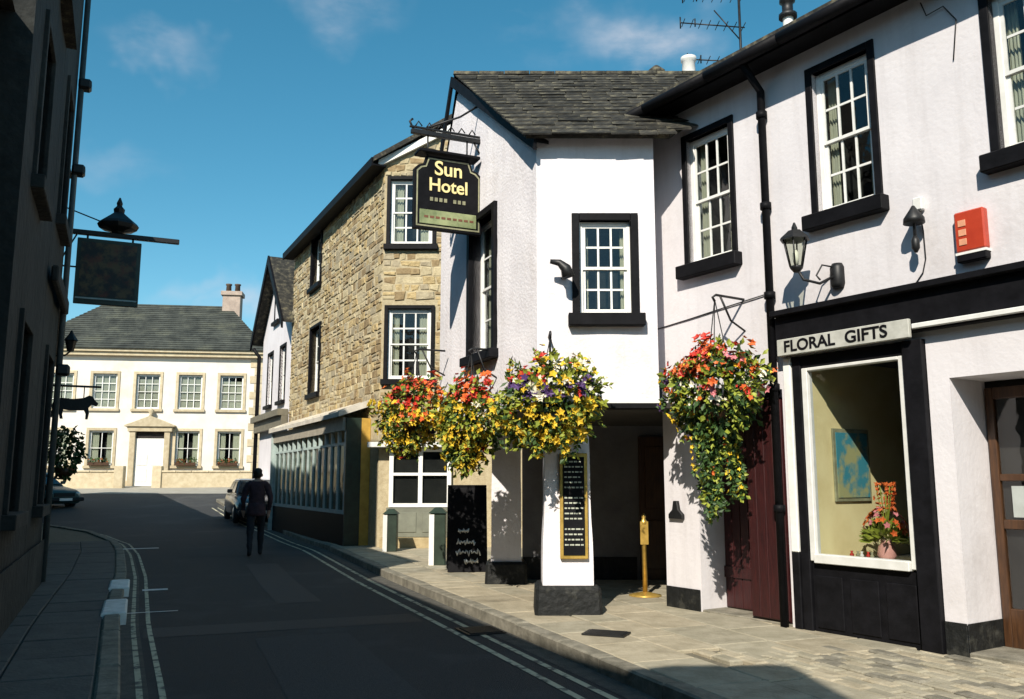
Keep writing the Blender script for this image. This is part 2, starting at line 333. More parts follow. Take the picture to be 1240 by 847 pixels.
# ------------------------------------------------------------------ ground
PROF = [(-200,0),(22,0),(27,0.08),(31,0.27),(36,0.6),(42,1.08),(46,1.3),(60,1.5),(500,1.6)]
def zg(y):
    for (a, za), (b, zb) in zip(PROF, PROF[1:]):
        if y <= b: return za + (zb-za)*(y-a)/(b-a)
    return PROF[-1][1]
def sheet(name, xs, ys, off, m):
    mb = MB(); nx = len(xs)
    mb.add([(x, y, zg(y)+off) for y in ys for x in xs], [(j*nx+i, j*nx+i+1, (j+1)*nx+i+1, (j+1)*nx+i) for j in range(len(ys)-1) for i in range(nx-1)], True)
    return mb.build(name, m)
ysamp = [-200, -60, -20, 0, 10, 20] + [22+i for i in range(40)] + [70, 120, 300, 500]
tag(sheet('ground', [-400, -100, -40, -20, -10, 0, 10, 20, 40, 100, 400], ysamp, -0.06, mat('earth', (0.12, 0.11, 0.08), (0.07, 0.07, 0.05), 0.95, 0.5)), kind='structure')
road = tag(sheet('road', [-60, -30] + [-28+2*i for i in range(20)] + [30], [-30, -10, 0, 4, 8, 12, 16, 20] + [22+i for i in range(26)], 0.0, ASPH), kind='structure')

cs_ = MB(); cs_.add([(x, y, zg(y)+0.006) for y in (40.2, 41, 42, 43, 44, 45, 46, 47) for x in (-60, -30, -15, 0, 30)], [(j*5+i, j*5+i+1, j*5+i+6, j*5+i+5) for j in range(7) for i in range(4)], True)
tag(cs_.build('sunlit_far_strip', mat('sunlit_strip_pale', (0.42, 0.4, 0.34), (0.33, 0.31, 0.26), 0.9, 2.0, 0.01, 60)), kind='structure')  # pale colour laid over the asphalt where its far strip is sunlit
KR = [(5.2,-4.0),(3.05,1.2),(1.03,6.3),(0.13,8.6),(-1.9,13.7),(-4.05,19.5),(-5.8,23.4),(-7.15,26.4),(-9.3,30.6),(-12.5,37.0)]   # kerb on the pub side
KL = [(1.65,-4.0),(-0.50,1.2),(-2.71,6.3),(-4.07,9.33),(-6.05,14.0),(-7.95,18.2),(-9.45,21.2),(-11.45,24.2),(-14.45,27.4),(-18.35,30.2),(-23.85,32.5)]   # kerb on the shaded side
def arc(P):
    L = [0.0]
    for a, b in zip(P, P[1:]): L.append(L[-1] + math.dist(a, b))
    return L
def at_poly(P, L, s, q):
    s = max(0.0, min(L[-1]-1e-6, s))
    for i in range(len(P)-1):
        if s <= L[i+1]: break
    def dirn(k):
        k = max(0, min(len(P)-2, k)); d = Vector((P[k+1][0]-P[k][0], P[k+1][1]-P[k][1])); return d.normalized()
    t = (s-L[i])/(L[i+1]-L[i])
    d = dirn(i); d0 = (dirn(i-1)+d).normalized(); d1 = (d+dirn(i+1)).normalized(); dd = (d0*(1-t)+d1*t).normalized()
    x = P[i][0] + (P[i+1][0]-P[i][0])*t; y = P[i][1] + (P[i+1][1]-P[i][1])*t
    return (x + dd.y*q, y - dd.x*q)      # q>0 to the right of travel
LR, LL = arc(KR), arc(KL)

def strip(P, L, s0, s1, q0, q1, off, m, name, parent=None, ds=0.8, skirt=0.0):
    mb = MB(); n = max(1, int((s1-s0)/ds)); vs_ = []
    for i in range(n+1):
        s = s0 + (s1-s0)*i/n
        for q in (q0, q1):
            x, y = at_poly(P, L, s, q); vs_.append((x, y, zg(y)+off))
    mb.add(vs_, [(2*i, 2*i+1, 2*i+3, 2*i+2) for i in range(n)], True)
    return mb.build(name, m, parent)
def stone(P, L, s0, s1, q0, q1, z0, top, m, name, parent, bev=0.012, g=0.006, jit=0.004):
    c = [at_poly(P, L, s, q) for s, q in ((s0+g,q0+g),(s0+g,q1-g),(s1-g,q1-g),(s1-g,q0+g))]
    i_ = [at_poly(P, L, s, q) for s, q in ((s0+g+bev,q0+g+bev),(s0+g+bev,q1-g-bev),(s1-g-bev,q1-g-bev),(s1-g-bev,q0+g+bev))]
    if not (q1 > 0): c.reverse(); i_.reverse()
    j = random.uniform(-jit, jit)
    tz = [zg(p[1])+top+j+random.uniform(-jit, jit)*0.5 for p in i_]
    mb = MB()
    v = [(x, y, zg(y)+z0) for x, y in c] + [(x, y, zg(y)+top-bev*0.7+j) for x, y in c] + [(p[0], p[1], z) for p, z in zip(i_, tz)]
    f = [(8,9,10,11)] + [(a, (a+1)%4, (a+1)%4+4, a+4) for a in range(4)] + [(a+4, (a+1)%4+4, (a+1)%4+8, a+8) for a in range(4)]
    f = [tuple(reversed(q)) for q in f]
    mb.add(v, f)
    return mb.build(name, m, parent)

pav = strip(KR, LR, 0, LR[-1], 0.1, 9.0, 0.075, JOINT, 'pavement'); tag(pav, kind='structure')
pavl = strip(KL, LL, 0, LL[-1], -0.1, -7.0, 0.075, JOINT, 'pavement'); tag(pavl, kind='structure')
# kerb stones
s = 4.0
while s < LR[-1]-1:
    ln = random.uniform(0.75, 1.05); stone(KR, LR, s, s+ln, 0.0, 0.17, -0.03, 0.115, KERB, 'kerb_stone', pav, 0.018, 0.005, 0.006); s += ln
s = 4.0
while s < LL[-1]-1:
    ln = random.uniform(0.75, 1.05); stone(KL, LL, s, s+ln, -0.17, 0.0, -0.03, 0.115, KERB, 'kerb_stone', pavl, 0.018, 0.005, 0.006); s += ln
# flagstones, pub side
q = 0.175
for row in range(7):
    w = random.uniform(0.42, 0.6); s = 7.6 + random.uniform(0, 0.5)
    while s < 27:
        ln = random.uniform(0.5, 1.0)
        x, y = at_poly(KR, LR, s+ln/2, q+w/2)
        if not (x > 1.55 and y < 7.6 - 0.0*x and x-0.66*(7.6-y) > 1.4):
            stone(KR, LR, s, s+ln, q, q+w, 0.05, 0.105, random.choice(FLAGS), 'flagstone', pav)
        s += ln
    q += w
# setts by the shop front
for i in range(30):
    for j in range(17):
        s0 = 8.6+j*0.27+(0.13 if i % 2 else 0); q0 = 0.9+i*0.135
        x, y = at_poly(KR, LR, s0+0.13, q0+0.07)
        if x > 1.55 and y < 7.6 and x-0.66*(7.6-y) > 1.4 and x < 3.6+0.66*(7.6-y) and y > 4.9:
            stone(KR, LR, s0, s0+0.26, q0, q0+0.13, 0.05, 0.105, random.choice(FLAGS+FLAGS+[KERB]), 'sett', pav, 0.016, 0.004, 0.008)
# flagstones, shaded side
q = -0.175
for row in range(6):
    w = random.uniform(0.5, 0.65); s = 9.0 + random.uniform(0, 0.5)
    while s < 27:
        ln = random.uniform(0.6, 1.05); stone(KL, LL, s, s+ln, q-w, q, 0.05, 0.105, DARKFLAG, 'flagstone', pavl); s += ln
    q -= w
# painted road lines, then sun streaks and kerb patches put in as white
for dq in (-0.26, -0.47): strip(KR, LR, 2, LR[-1]-3, dq-0.06, dq, 0.004, YELLOW, 'yellow_line', road)
for dq in (0.10, 0.25): strip(KL, LL, 2, LL[-1]-1, dq, dq+0.045, 0.004, YELLOW, 'yellow_line', road)
def near_s(P, L, y): 
    for i in range(len(P)-1):
        if P[i][1] <= y <= P[i+1][1]: return L[i] + (L[i+1]-L[i])*(y-P[i][1])/(P[i+1][1]-P[i][1])
s = near_s(KL, LL, 19.6); strip(KL, LL, s, s+0.22, 0.02, 0.8, 0.008, WPAINT_SUN, 'end_bar_marking', road, 0.1)
s = near_s(KL, LL, 10.2); strip(KL, LL, s, s+0.05, 0.05, 0.6, 0.008, WPAINT_SUN, 'sun_streak', road, 0.05)
s = near_s(KL, LL, 12.2); strip(KL, LL, s, s+0.18, 0.22, 0.55, 0.008, WPAINT_SUN, 'sun_streak', road, 0.05)
stone(KL, LL, near_s(KL, LL, 9.45), near_s(KL, LL, 10.5), -0.2, 0.06, -0.0, 0.135, WPAINT_SUN, 'sun_patch_kerb_stone', pavl, 0.02)  # patch of sunlight put into the kerb as white colour
stone(KL, LL, near_s(KL, LL, 11.7), near_s(KL, LL, 12.6), -0.2, 0.06, -0.0, 0.135, WPAINT_SUN, 'sun_patch_kerb_stone', pavl, 0.02)
# repairs, gutter grit and a drain on the carriageway
PATCH = mat('patched_asphalt', (0.054, 0.055, 0.056), (0.033, 0.035, 0.036), 0.9, 40, 0.008, 90)
PATCHD = mat('fresh_tar', (0.036, 0.037, 0.039), (0.024, 0.025, 0.027), 0.75, 40, 0.008, 90)
for k, (s0, s1, q0, q1) in enumerate(((11.5, 14.6, -2.4, -1.5), (17.0, 22.5, -1.9, -1.35), (24.5, 27.0, -3.0, -1.7), (15.0, 15.6, -3.4, -0.6))):
    strip(KR, LR, s0, s1, q0, q1, 0.0025, (PATCH, PATCHD)[k % 2], 'road_patch', road, 0.5)
GRIT = mat('gutter_grit', (0.10, 0.095, 0.08), (0.05, 0.05, 0.045), 0.95, 7, 0.01, 60)
strip(KR, LR, 3, LR[-1]-2, -0.2, -0.002, 0.0025, GRIT, 'gutter', road); strip(KL, LL, 3, LL[-1]-2, 0.002, 0.18, 0.0025, GRIT, 'gutter', road)
dg_ = MB().box(-0.2, 0.2, -0.22, 0.22, 0.0, 0.008)
for i in range(7): dg_.box(-0.17, 0.17, -0.19+i*0.055, -0.165+i*0.055, 0.008, 0.018)
xx, yy = at_poly(KR, LR, 14.2, -0.24)
tag(dg_.build('drain_grate', IRON, None, 0, (xx, yy, 0.006), (0, 0, R(22))), 'dark iron drain grate in the gutter below the right kerb', 'drain')
# cast iron cover in the pavement
mc = MB().box(-0.2, 0.2, -0.13, 0.13, 0, 0.012)
for i in range(5): mc.box(-0.17, 0.17, -0.11+i*0.05, -0.085+i*0.05, 0.012, 0.017)
tag(mc.build('access_cover', IRON, None, 0, (0.87, 8.3, 0.1075), (0, 0, R(-22))), 'small iron cover set flush in the sunlit pavement before the menu pillar', 'cover')

# ------------------------------------------------------------------ gift shop building (facade runs along local x, inside is +y)
SD = (0.551, -0.8345)
shop = thing('shop_building', 'white rendered shop building with black fascia and black-silled sash windows at right', 'building', (2.2, 9.5, 0), ang(SD))
W1, W2, W3 = (-0.27, 0.38, 3.95, 5.45), (1.5, 2.13, 4.09, 5.56), (3.27, 3.95, 4.15, 5.52)
wall(-1.45, 6.2, 2.75, 5.9, [W1, W2, W3], 0.3, 0.28, 0.012, 3.0).build('wall', RENDER, shop)
wall(-0.79, 6.2, 0.0, 2.75, [(-0.25, 0.95, 0, 2.4, 0.45), (1.0, 2.5, 0, 2.72, 0.3), (2.69, 3.8, 0, 2.36, 0.55)], 0.3, 0.28, 0.012, 3.0).build('wall', RENDER, shop)
MB().box(-1.45, -1.15, 0.31, 7, 2.75, 5.9).box(5.9, 6.2, 0.31, 7, 0, 5.9).box(-1.14, 5.89, 6.7, 7, 0, 5.9).box(-0.79, -0.5, 0.31, 4.5, 0, 2.74).build('rear_wall', RENDER, shop)
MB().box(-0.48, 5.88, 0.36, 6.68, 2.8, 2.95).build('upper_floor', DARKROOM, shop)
for (a, b, c, d), cu in ((W1, 0.2), (W2, 0.14), (W3, 0.16)):
    sash(shop, a, b, c, d, 0.06, 3, 4, PAINTW, BLACK, 0.075, 0.15, BLACK, 0.6, cu)
rf = MB(); 
rf.add([(-1.6,-0.34,5.93),(6.4,-0.34,5.93),(6.4,3.4,6.65),(-1.6,3.4,6.65),(-1.6,-0.34,6.01),(6.4,-0.34,6.01),(6.4,3.4,6.73),(-1.6,3.4,6.73)], [(0,3,2,1),(4,5,6,7),(0,1,5,4),(1,2,6,5),(2,3,7,6),(3,0,4,7)])
rf.add([(-1.6,3.42,6.65),(6.4,3.42,6.65),(6.4,7.2,5.93),(-1.6,7.2,5.93),(-1.6,3.42,6.73),(6.4,3.42,6.73),(6.4,7.2,6.01),(-1.6,7.2,6.01)], [(0,3,2,1),(4,5,6,7),(0,1,5,4),(1,2,6,5),(2,3,7,6),(3,0,4,7)])
rfo = rf.build('roof', SLATE, shop)
MB().box(-1.5, 6.3, -0.28, -0.005, 5.84, 5.915).build('soffit', BLACK, rfo)
gt = MB()
for k in range(8): gt.tube([(-1.55+k*0.99, -0.37, 5.88), (-0.565+k*0.99, -0.37, 5.88)], 0.062, 10)
gt.build('gutter', BLACK, rfo)
dp = MB().tube([(0.9, -0.33, 5.84), (0.9, -0.06, 5.6), (0.9, -0.06, 0.1)], 0.042, 10)
for z in (5.3, 4.3, 3.35, 2.4, 1.2): dp.lathe([(0.058, 0), (0.058, 0.07)], (0.9, -0.06, z), 10)
dp.build('downpipe', BLACK, shop)
# shopfront: fascia, cornice, pilasters, stall riser
MB().box(0.97, 6.2, -0.09, -0.012, 2.78, 3.13).box(0.97, 6.2, -0.17, -0.012, 3.132, 3.19).build('fascia', BLACK, shop, 0.006)
MB().box(2.46, 6.2, -0.13, -0.092, 2.80, 2.845).build('fascia_moulding', PAINTW, shop, 0.006)
sg = MB().box(1.02, 2.44, -0.135, -0.095, 2.73, 2.895).build('sign_board', mat('cream_signboard', (0.5, 0.5, 0.45), (0.36, 0.36, 0.32), 0.6, 7), shop, 0.005)
lettering('FLORAL', 0.155, BLACK, sg, (1.40, -0.137, 2.812), 1.08, 0.003)
lettering('GIFTS', 0.155, BLACK, sg, (2.02, -0.137, 2.812), 1.12, 0.003)
MB().box(2.305, 2.495, -0.055, 0.28, 0.0, 2.72).build('pilaster', BLACK, shop, 0.008)
MB().box(1.10, 1.205, -0.03, 0.28, 0.0, 2.72).build('pilaster', BLACK, shop, 0.008)
MB().box(1.005, 1.095, -0.045, 0.28, 0.82, 2.715).build('white_post', PAINTW, shop, 0.008)
MB().box(1.005, 1.095, -0.045, 0.28, 0.0, 0.818).build('plinth_block', BLACK, shop, 0.008)
MB().box(1.207, 2.303, 0.0, 0.28, 0.0, 0.73).build('stall_riser', BLACK, shop, 0.008)
for x0 in (1.25, 1.62, 1.98): MB().box(x0, x0+0.29, -0.014, -0.002, 0.14, 0.62).build('riser_panel', BLACK, shop, 0.006)
MB().box(1.207, 2.303, -0.02, 0.28, 2.6, 2.72).build('transom', BLACK, shop, 0.006)
swf = MB().box(1.21, 1.275, -0.025, 0.06, 0.75, 2.597).box(2.245, 2.3, -0.025, 0.06, 0.75, 2.597).box(1.275, 2.245, -0.025, 0.06, 2.565, 2.597).box(1.275, 2.245, -0.06, 0.06, 0.735, 0.82)
sw = swf.build('shop_window', PAINTW, shop, 0.006)
MB().box(1.277, 2.243, 0.015, 0.022, 0.822, 2.563).build('pane', SHOPGLASS, sw)
# display inside the shop window
MB().box(1.225, 1.25, 0.285, 2.1, 0.75, 2.72).box(1.207, 1.26, 0.065, 0.28, 0.75, 2.6).build('display_side_panel', CREAM, shop)
MB().box(1.265, 2.66, 0.065, 2.1, 0.70, 0.745).build('display_floor', mat('display_white', (0.75, 0.72, 0.66), None, 0.6, 4), shop)
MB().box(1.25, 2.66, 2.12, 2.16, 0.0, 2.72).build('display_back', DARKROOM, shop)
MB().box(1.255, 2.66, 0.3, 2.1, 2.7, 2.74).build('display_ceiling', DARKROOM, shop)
# street door in its recess
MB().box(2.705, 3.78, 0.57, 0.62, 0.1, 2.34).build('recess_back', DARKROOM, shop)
MB().box(2.5, 2.688, -0.016, -0.003, 0.0, 0.36).box(2.693, 2.703, -0.016, 0.53, 0.0, 0.36).build('plinth', BLACKST, shop, 0.004)
dr = MB().box(2.705, 2.775, 0.5, 0.56, 0.1, 2.3).box(3.55, 3.62, 0.5, 0.56, 0.1, 2.3).box(2.775, 3.55, 0.5, 0.56, 2.2, 2.3).box(2.775, 3.55, 0.5, 0.56, 0.1, 0.45).box(2.775, 3.55, 0.505, 0.555, 1.1, 1.18).box(2.775, 3.55, 0.505, 0.555, 1.5, 1.56).build('door', BROWN, shop, 0.006)
MB().box(2.777, 3.548, 0.525, 0.531, 0.452, 2.198).build('pane', SHOPGLASS, dr)
MB().box(2.85, 3.05, 0.54, 0.545, 1.2, 1.46).build('notice', PAINTW, dr)
MB().box(2.69, 3.8, -0.02, 0.5, 0.0, 0.14).build('doorstep', KERB, shop, 0.01)
# boarded red door
dl = MB().box(-0.25, 0.95, 0.40, 0.44, 0.12, 2.4).build('door', REDDOOR, shop)
for i in range(10):
    x0 = -0.25+i*0.12; MB().box(x0+0.003, x0+0.117, 0.375, 0.4, 0.13, 2.39).build('plank', REDDOOR, dl, 0.005)
for z0 in (0.45, 1.75): MB().box(-0.25, 0.95, 0.355, 0.374, z0, z0+0.12).build('ledge', REDDOOR, dl, 0.004)
MB().tube([(0.78, 0.35, 1.05), (0.78, 0.30, 1.05), (0.78, 0.30, 1.2), (0.78, 0.35, 1.2)], 0.012, 6).build('handle', IRON, dl)
fo = MB().box(0.46, 0.93, -0.0, 0.06, 0.14, 2.32)
fo = fo.build('open_door_leaf', REDDOOR, shop)
for i in range(4): MB().box(0.463+i*0.117, 0.577+i*0.117, -0.018, 0.0, 0.15, 2.31).build('plank', REDDOOR, fo, 0.005)
MB().box(-0.25, 0.95, -0.006, 0.36, 2.33, 2.42).build('door_lintel', BLACK, shop, 0.006)
MB().box(-0.79, -0.26, -0.018, -0.003, 0.0, 0.33).build('plinth', BLACKST, shop, 0.006)
MB().box(-0.25, 0.95, 0.0, 0.36, 0.0, 0.125).build('doorstep', KERB, shop, 0.01)
# chimney above the shop roof with tall pot
ch = MB().box(1.0, 1.75, 3.0, 3.6, 6.3, 7.2).box(0.95, 1.8, 2.95, 3.65, 7.2, 7.3).build('chimney', WHITE, shop, 0.01)

# things on the shop wall (world positions derived from the facade frame)
def on_shop(t, out, z=0.0): return (2.2 + SD[0]*t + SD[1]*out, 9.5 + SD[1]*t - SD[0]*out, z)
SA = ang(SD)
pic = thing('framed_picture', 'blue and ochre framed picture hung on the cream panel inside the shop window', 'picture', on_shop(1.262, -0.62, 1.3), SA + R(90))
MB().box(-0.29, 0.29, -0.012, 0.008, 0.0, 0.72).build('frame', GILTDIM, pic, 0.004)
MB().box(-0.25, 0.25, -0.02, -0.0125, 0.04, 0.68).build('canvas', mat('painted_canvas', (0.05, 0.28, 0.36), (0.42, 0.42, 0.2), 0.7, 3.2, lo=0.44, hi=0.54), pic)
def rosette(mb, c, n_, r, k=5):
    n_ = Vector(n_).normalized(); a = n_.orthogonal().normalized(); b = n_.cross(a); c = Vector(c)
    ph = random.uniform(0, 6.28); vs_ = [c - n_*r*0.3]; k2 = 2*k
    for i in range(k2):
        q = ph + 2*math.pi*i/k2; rr = r*(random.uniform(0.9, 1.15) if i % 2 else random.uniform(0.5, 0.65))
        vs_.append(c + (a*math.cos(q)+b*math.sin(q))*rr + n_*r*(random.uniform(-0.1, 0.3) if i % 2 else 0.15))
    mb.add(vs_, [(0, i+1, (i+1) % k2+1) for i in range(k2)])
def leaf(mb, c, d, n_, ln, w):
    c = Vector(c); d = Vector(d).normalized(); s_ = d.cross(Vector(n_)); s_ = s_.normalized() if s_.length > 1e-4 else d.orthogonal().normalized()
    u = s_.cross(d)
    mb.add([c, c+d*ln*0.5+s_*w+u*w*0.3, c+d*ln, c+d*ln*0.5-s_*w+u*w*0.3, c+d*ln*0.55-u*w*0.2], [(0,1,4),(1,2,4),(2,3,4),(3,0,4)])
def rdir():
    while True:
        v = Vector((random.uniform(-1,1), random.uniform(-1,1), random.uniform(-1,1)))
        if 0.05 < v.length < 1: return v.normalized()
vase = thing('flower_vase', 'small pink and orange flower arrangement in the shop window display', 'flowers', on_shop(1.66, -0.52, 0.747), SA)
MB().lathe([(0.05,0),(0.09,0.06),(0.075,0.14),(0.045,0.18),(0.055,0.2)], n=14).build('vase', mat('pink_glaze', (0.7, 0.35, 0.3), None, 0.3, 5), vase)
a1, a2, a3 = MB(), MB(), MB()
for i in range(60):
    d = rdir(); d.z = abs(d.z)*0.9; p = Vector((0,0,0.24)) + Vector((d.x*0.22, d.y*0.16, d.z*0.3))
    rosette((a1 if i % 2 else a2), p, d, 0.035)
    for k in range(2): leaf(a3, Vector((0,0,0.2))+d*0.08, d+rdir()*0.5, rdir(), 0.17, 0.03)
for k in range(9):
    x_ = random.uniform(-.05,.05); a3.tube([(0,0,0.2),(x_,0.02,0.5),(x_*2,0.03,0.72)], 0.006, 4)
    for j in range(6): rosette(a2, (x_*2+random.uniform(-.02,.02), 0.03, 0.5+0.045*j), rdir(), 0.03)
a1.build('pink_flowers', FLOWERS['pink'], vase); a2.build('orange_flowers', FLOWERS['orange'], vase); a3.build('foliage', LEAF[1], vase)
tr = thing('display_tray', 'flat dark tray of small ornaments on the white shop window ledge', 'tray', on_shop(1.45, -0.42, 0.747), SA)
MB().box(-0.14, 0.16, -0.1, 0.1, 0.0, 0.02).build('tray', BROWN, tr, 0.004)
for i in range(5): MB().lathe([(0.012,0),(0.022,0.03),(0.008,0.05),(0.015,0.065)], (-0.1+0.055*i, 0.02*(i%2), 0.021), 8).build('ornament', [FLOWERS['red'], GILTDIM, PAINTW][i%3], tr)

# wall lantern
ln = thing('wall_lantern', 'black iron coach lantern on a curled bracket below the middle upstairs window', 'lantern', on_shop(1.68, 0.0, 3.42), SA)
MB().lathe([(0.055,-0.1),(0.07,-0.06),(0.07,0.1),(0.05,0.14)], (0,-0.012,0), 12).build('wall_plate', IRON, ln)
MB().tube([(0,-0.05,0.02),(-0.05,-0.22,-0.07),(-0.14,-0.34,-0.03),(-0.2,-0.36,0.1)], 0.014, 7).tube([(0,-0.05,0.1),(-0.06,-0.16,0.12),(-0.1,-0.2,0.02),(-0.06,-0.2,-0.03)], 0.009, 6).build('bracket', IRON, ln)
lc = (-0.2, -0.36, 0.1)
lb = MB()
for k in range(6):
    a_ = k*math.pi/3; c_, s_ = math.cos(a_), math.sin(a_)
    lb.tube([(lc[0]+0.06*c_, lc[1]+0.06*s_, lc[2]), (lc[0]+0.115*c_, lc[1]+0.115*s_, lc[2]+0.27)], 0.008, 5)
lb.lathe([(0.03,-0.05),(0.065,-0.01),(0.065,0.01)], lc, 6).lathe([(0.15,0.265),(0.14,0.285),(0.06,0.36),(0.03,0.365),(0.03,0.39),(0.008,0.44)], lc, 6, smooth=False)
lb.build('lantern_frame', IRON, ln)
MB().lathe([(0.056,0.012),(0.108,0.262)], lc, 6, smooth=False).build('glass', glassmat('lantern_glass', (0.8, 0.82, 0.75)), ln)
MB().lathe([(0.02,0.02),(0.03,0.08),(0.03,0.13),(0.012,0.17)], lc, 10).build('bulb', PAINTW, ln)
# small floodlight with a cable
fl = thing('wall_spotlight', 'small black wall spotlight on a stem under a white junction box, left of red box', 'light', on_shop(2.55, 0.0, 3.52), SA)
MB().box(-0.045, 0.045, -0.06, -0.004, 0.33, 0.45).build('junction_box', PAINTW, fl, 0.01)
MB().tube([(0,-0.03,0.34),(0,-0.12,0.3),(0,-0.12,0.02)], 0.014, 7).build('stem', IRON, fl)
MB().lathe([(0.09,0.2),(0.085,0.25),(0.03,0.33),(0.012,0.36)], (0,-0.12,0), 12).build('shade', IRON, fl)
MB().lathe([(0.012,-0.06),(0.034,-0.02),(0.034,0.05),(0.015,0.09)], (0,-0.12,0), 10).build('lamp_holder', IRON, fl)
MB().tube([(0.0,-0.02,0.33),(0.012,-0.006,0.15),(0.015,-0.006,-0.1),(-0.02,-0.006,-0.22),(-0.1,-0.006,-0.31)], 0.006, 5).build('cable', IRON, fl)
# red alarm box
ab = thing('alarm_box', 'red box with pale marks on the white shop wall above the fascia', 'alarm box', on_shop(3.0, 0.0, 3.30), SA)
MB().box(-0.125, 0.125, -0.08, -0.003, 0.085, 0.43).build('red_cover', mat('red_plastic', (0.52, 0.055, 0.02), (0.42, 0.04, 0.015), 0.4, 6), ab, 0.012)
MB().box(-0.125, 0.125, -0.08, -0.003, 0.0, 0.06).build('base', BLACK, ab, 0.008)
MB().box(-0.128, 0.128, -0.083, -0.003, 0.062, 0.083).build('white_band', PAINTW, ab)
mk = MB()
for z in (0.14, 0.22, 0.30): mk.box(-0.09, -0.025, -0.086, -0.0795, z, z+0.055)
mk.build('pale_mark', mat('pale_red_print', (0.75, 0.35, 0.2), None, 0.6, 9), ab, 0.002)
# cable along the upper wall
tag(MB().tube([on_shop(-1.0, 0.012, 3.28), on_shop(-0.3, 0.012, 3.33), on_shop(0.3, 0.012, 3.38), on_shop(0.82, 0.012, 3.42)], 0.007, 5).build('wall_cable', IRON), 'thin dark cable running across white wall above the big right basket', 'cable')
tag(MB().tube([on_shop(2.95, 0.012, 5.1), on_shop(3.0, 0.012, 5.45), on_shop(2.9, 0.02, 5.62), on_shop(2.75, 0.03, 5.6), on_shop(2.7, 0.02, 5.75)], 0.006, 5).build('loose_cable', IRON), 'thin loose wire looping under the eaves at top right', 'cable')
tag(MB().prism([(-0.11,0.0),(0.11,0.0),(0.11,0.05),(0.05,0.1),(0.03,0.2),(-0.03,0.2),(-0.05,0.1),(-0.11,0.05)], -0.05, -0.004).build('pillar_ornament', IRON, None, 0.006, on_shop(-0.58, 0.0, 1.08), (0,0,SA)), 'small black triangular ornament fixed to the white pillar beside the red door', 'ornament')

# television aerial and chimneys behind
ae = thing('television_aerial', 'black rooftop television aerial with several bars on a mast against the sky', 'aerial', (3.72, 13.2, 6.6))
MB().tube([(0,0,0),(0.0,0,2.9)], 0.022, 7).build('mast', IRON, ae)
for z, L_, n_, dz in ((1.62, 0.85, 7, 0.1), (2.22, 0.95, 8, 0.14), (2.75, 0.9, 7, 0.06)):
    b_ = MB().tube([(0.08,0,z),(-L_,0.1,z+dz)], 0.012, 6)
    for i in range(n_):
        q = i/(n_-1); x_ = 0.05-(L_)*q; b_.tube([(x_, 0.1*q-0.16+0.03*q, z+dz*q), (x_, 0.1*q+0.16-0.03*q, z+dz*q)], 0.007, 5)
    b_.tube([(-L_, 0.1, z+dz-0.1), (-L_, 0.1, z+dz+0.1)], 0.012, 5).tube([(-L_*0.75, 0.08, z+dz-0.08), (-L_*0.75, 0.08, z+dz+0.06)], 0.012, 5)
    b_.build('yagi_array', IRON, ae)
MB().tube([(0,0,2.0),(-0.4,0.05,2.55)], 0.011, 6).tube([(0,0,1.75),(-0.45,0.05,1.62)], 0.011, 6).build('strut', IRON, ae)

# ------------------------------------------------------------------ the pub
pub = thing('pub_building', 'white roughcast pub with slate gable roof and upper floor carried on stout pillars', 'building', (0, 9.5, 0))
CD = (0.399, -0.917); CA = ang(CD)
def ctop(x):
    return 5.38 + (-x)/2.62*(7.22-5.38) if x > -2.62 else 7.22 - (-2.62-x)/0.8*1.5
cw_ = wall(-3.35, 0.0, 2.36, 5.2, [(-2.05, -1.25, 3.12, 4.92, 0.35)], 0.3, 0.22, 0.03, 11.0, top=ctop)
cwall = cw_.build('gable_wall', WHITE, pub, 0, (0.28, 0, 0), (0, 0, CA))
w = sash(pub, -2.05, -1.25, 3.12, 4.92, 0.12, 2, 4, PAINTW, BLACK, 0.09, 0.12, BLACK, 0.6, 0.1, proud=0.05); w.location = (0.28, 0, 0); w.rotation_euler = (0, 0, CA)
BW = (0.76, 1.34, 3.34, 4.42)
wall(0.28, 1.62, 2.36, 5.42, [BW], 0.3, 0.22, 0.02, 5.0).build('front_wall', WHITE, pub)
sash(pub, *BW, 0.05, 3, 4, PAINTW, BLACK, 0.085, 0.14, BLACK, 0.5, 0.12, fw=0.04, proud=0.025)
MB().box(1.34, 1.62, 0.31, 2.2, 2.37, 5.6).build('return_wall', WHITE, pub)
back = MB().box(0.15, 3.6, 3.32, 3.5, 0.0, 2.36).build('porch_wall', mat('porch_shade_grey', (0.2, 0.195, 0.2), (0.14, 0.135, 0.14), 0.9, 2, 0.006, 20), pub)  # white-grey wall; the porch's shade is put into its darker colour
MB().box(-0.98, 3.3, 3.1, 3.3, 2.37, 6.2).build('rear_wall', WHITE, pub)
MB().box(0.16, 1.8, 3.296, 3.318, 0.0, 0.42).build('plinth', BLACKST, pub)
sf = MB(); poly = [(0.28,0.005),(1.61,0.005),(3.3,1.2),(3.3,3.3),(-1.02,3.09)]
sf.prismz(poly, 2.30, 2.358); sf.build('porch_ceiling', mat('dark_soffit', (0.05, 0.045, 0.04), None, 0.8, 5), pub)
MB().box(0.29, 1.63, -0.02, 0.14, 2.285, 2.345).build('beam', BLACK, pub, 0.008)
MB().box(0.285, 1.62, -0.012, 0.0, 2.348, 2.39).build('drip_board', PAINTW, pub)
# porch door and threshold
pd = MB().box(1.85, 2.75, 3.26, 3.315, 0.1, 2.15).build('porch_door', BROWN, pub, 0.006)
for z0, z1 in ((0.25, 0.95), (1.1, 2.0)):
    for x0 in (1.93, 2.33): MB().box(x0, x0+0.32, 3.248, 3.262, z0, z1).build('panel', BROWN, pd, 0.01)
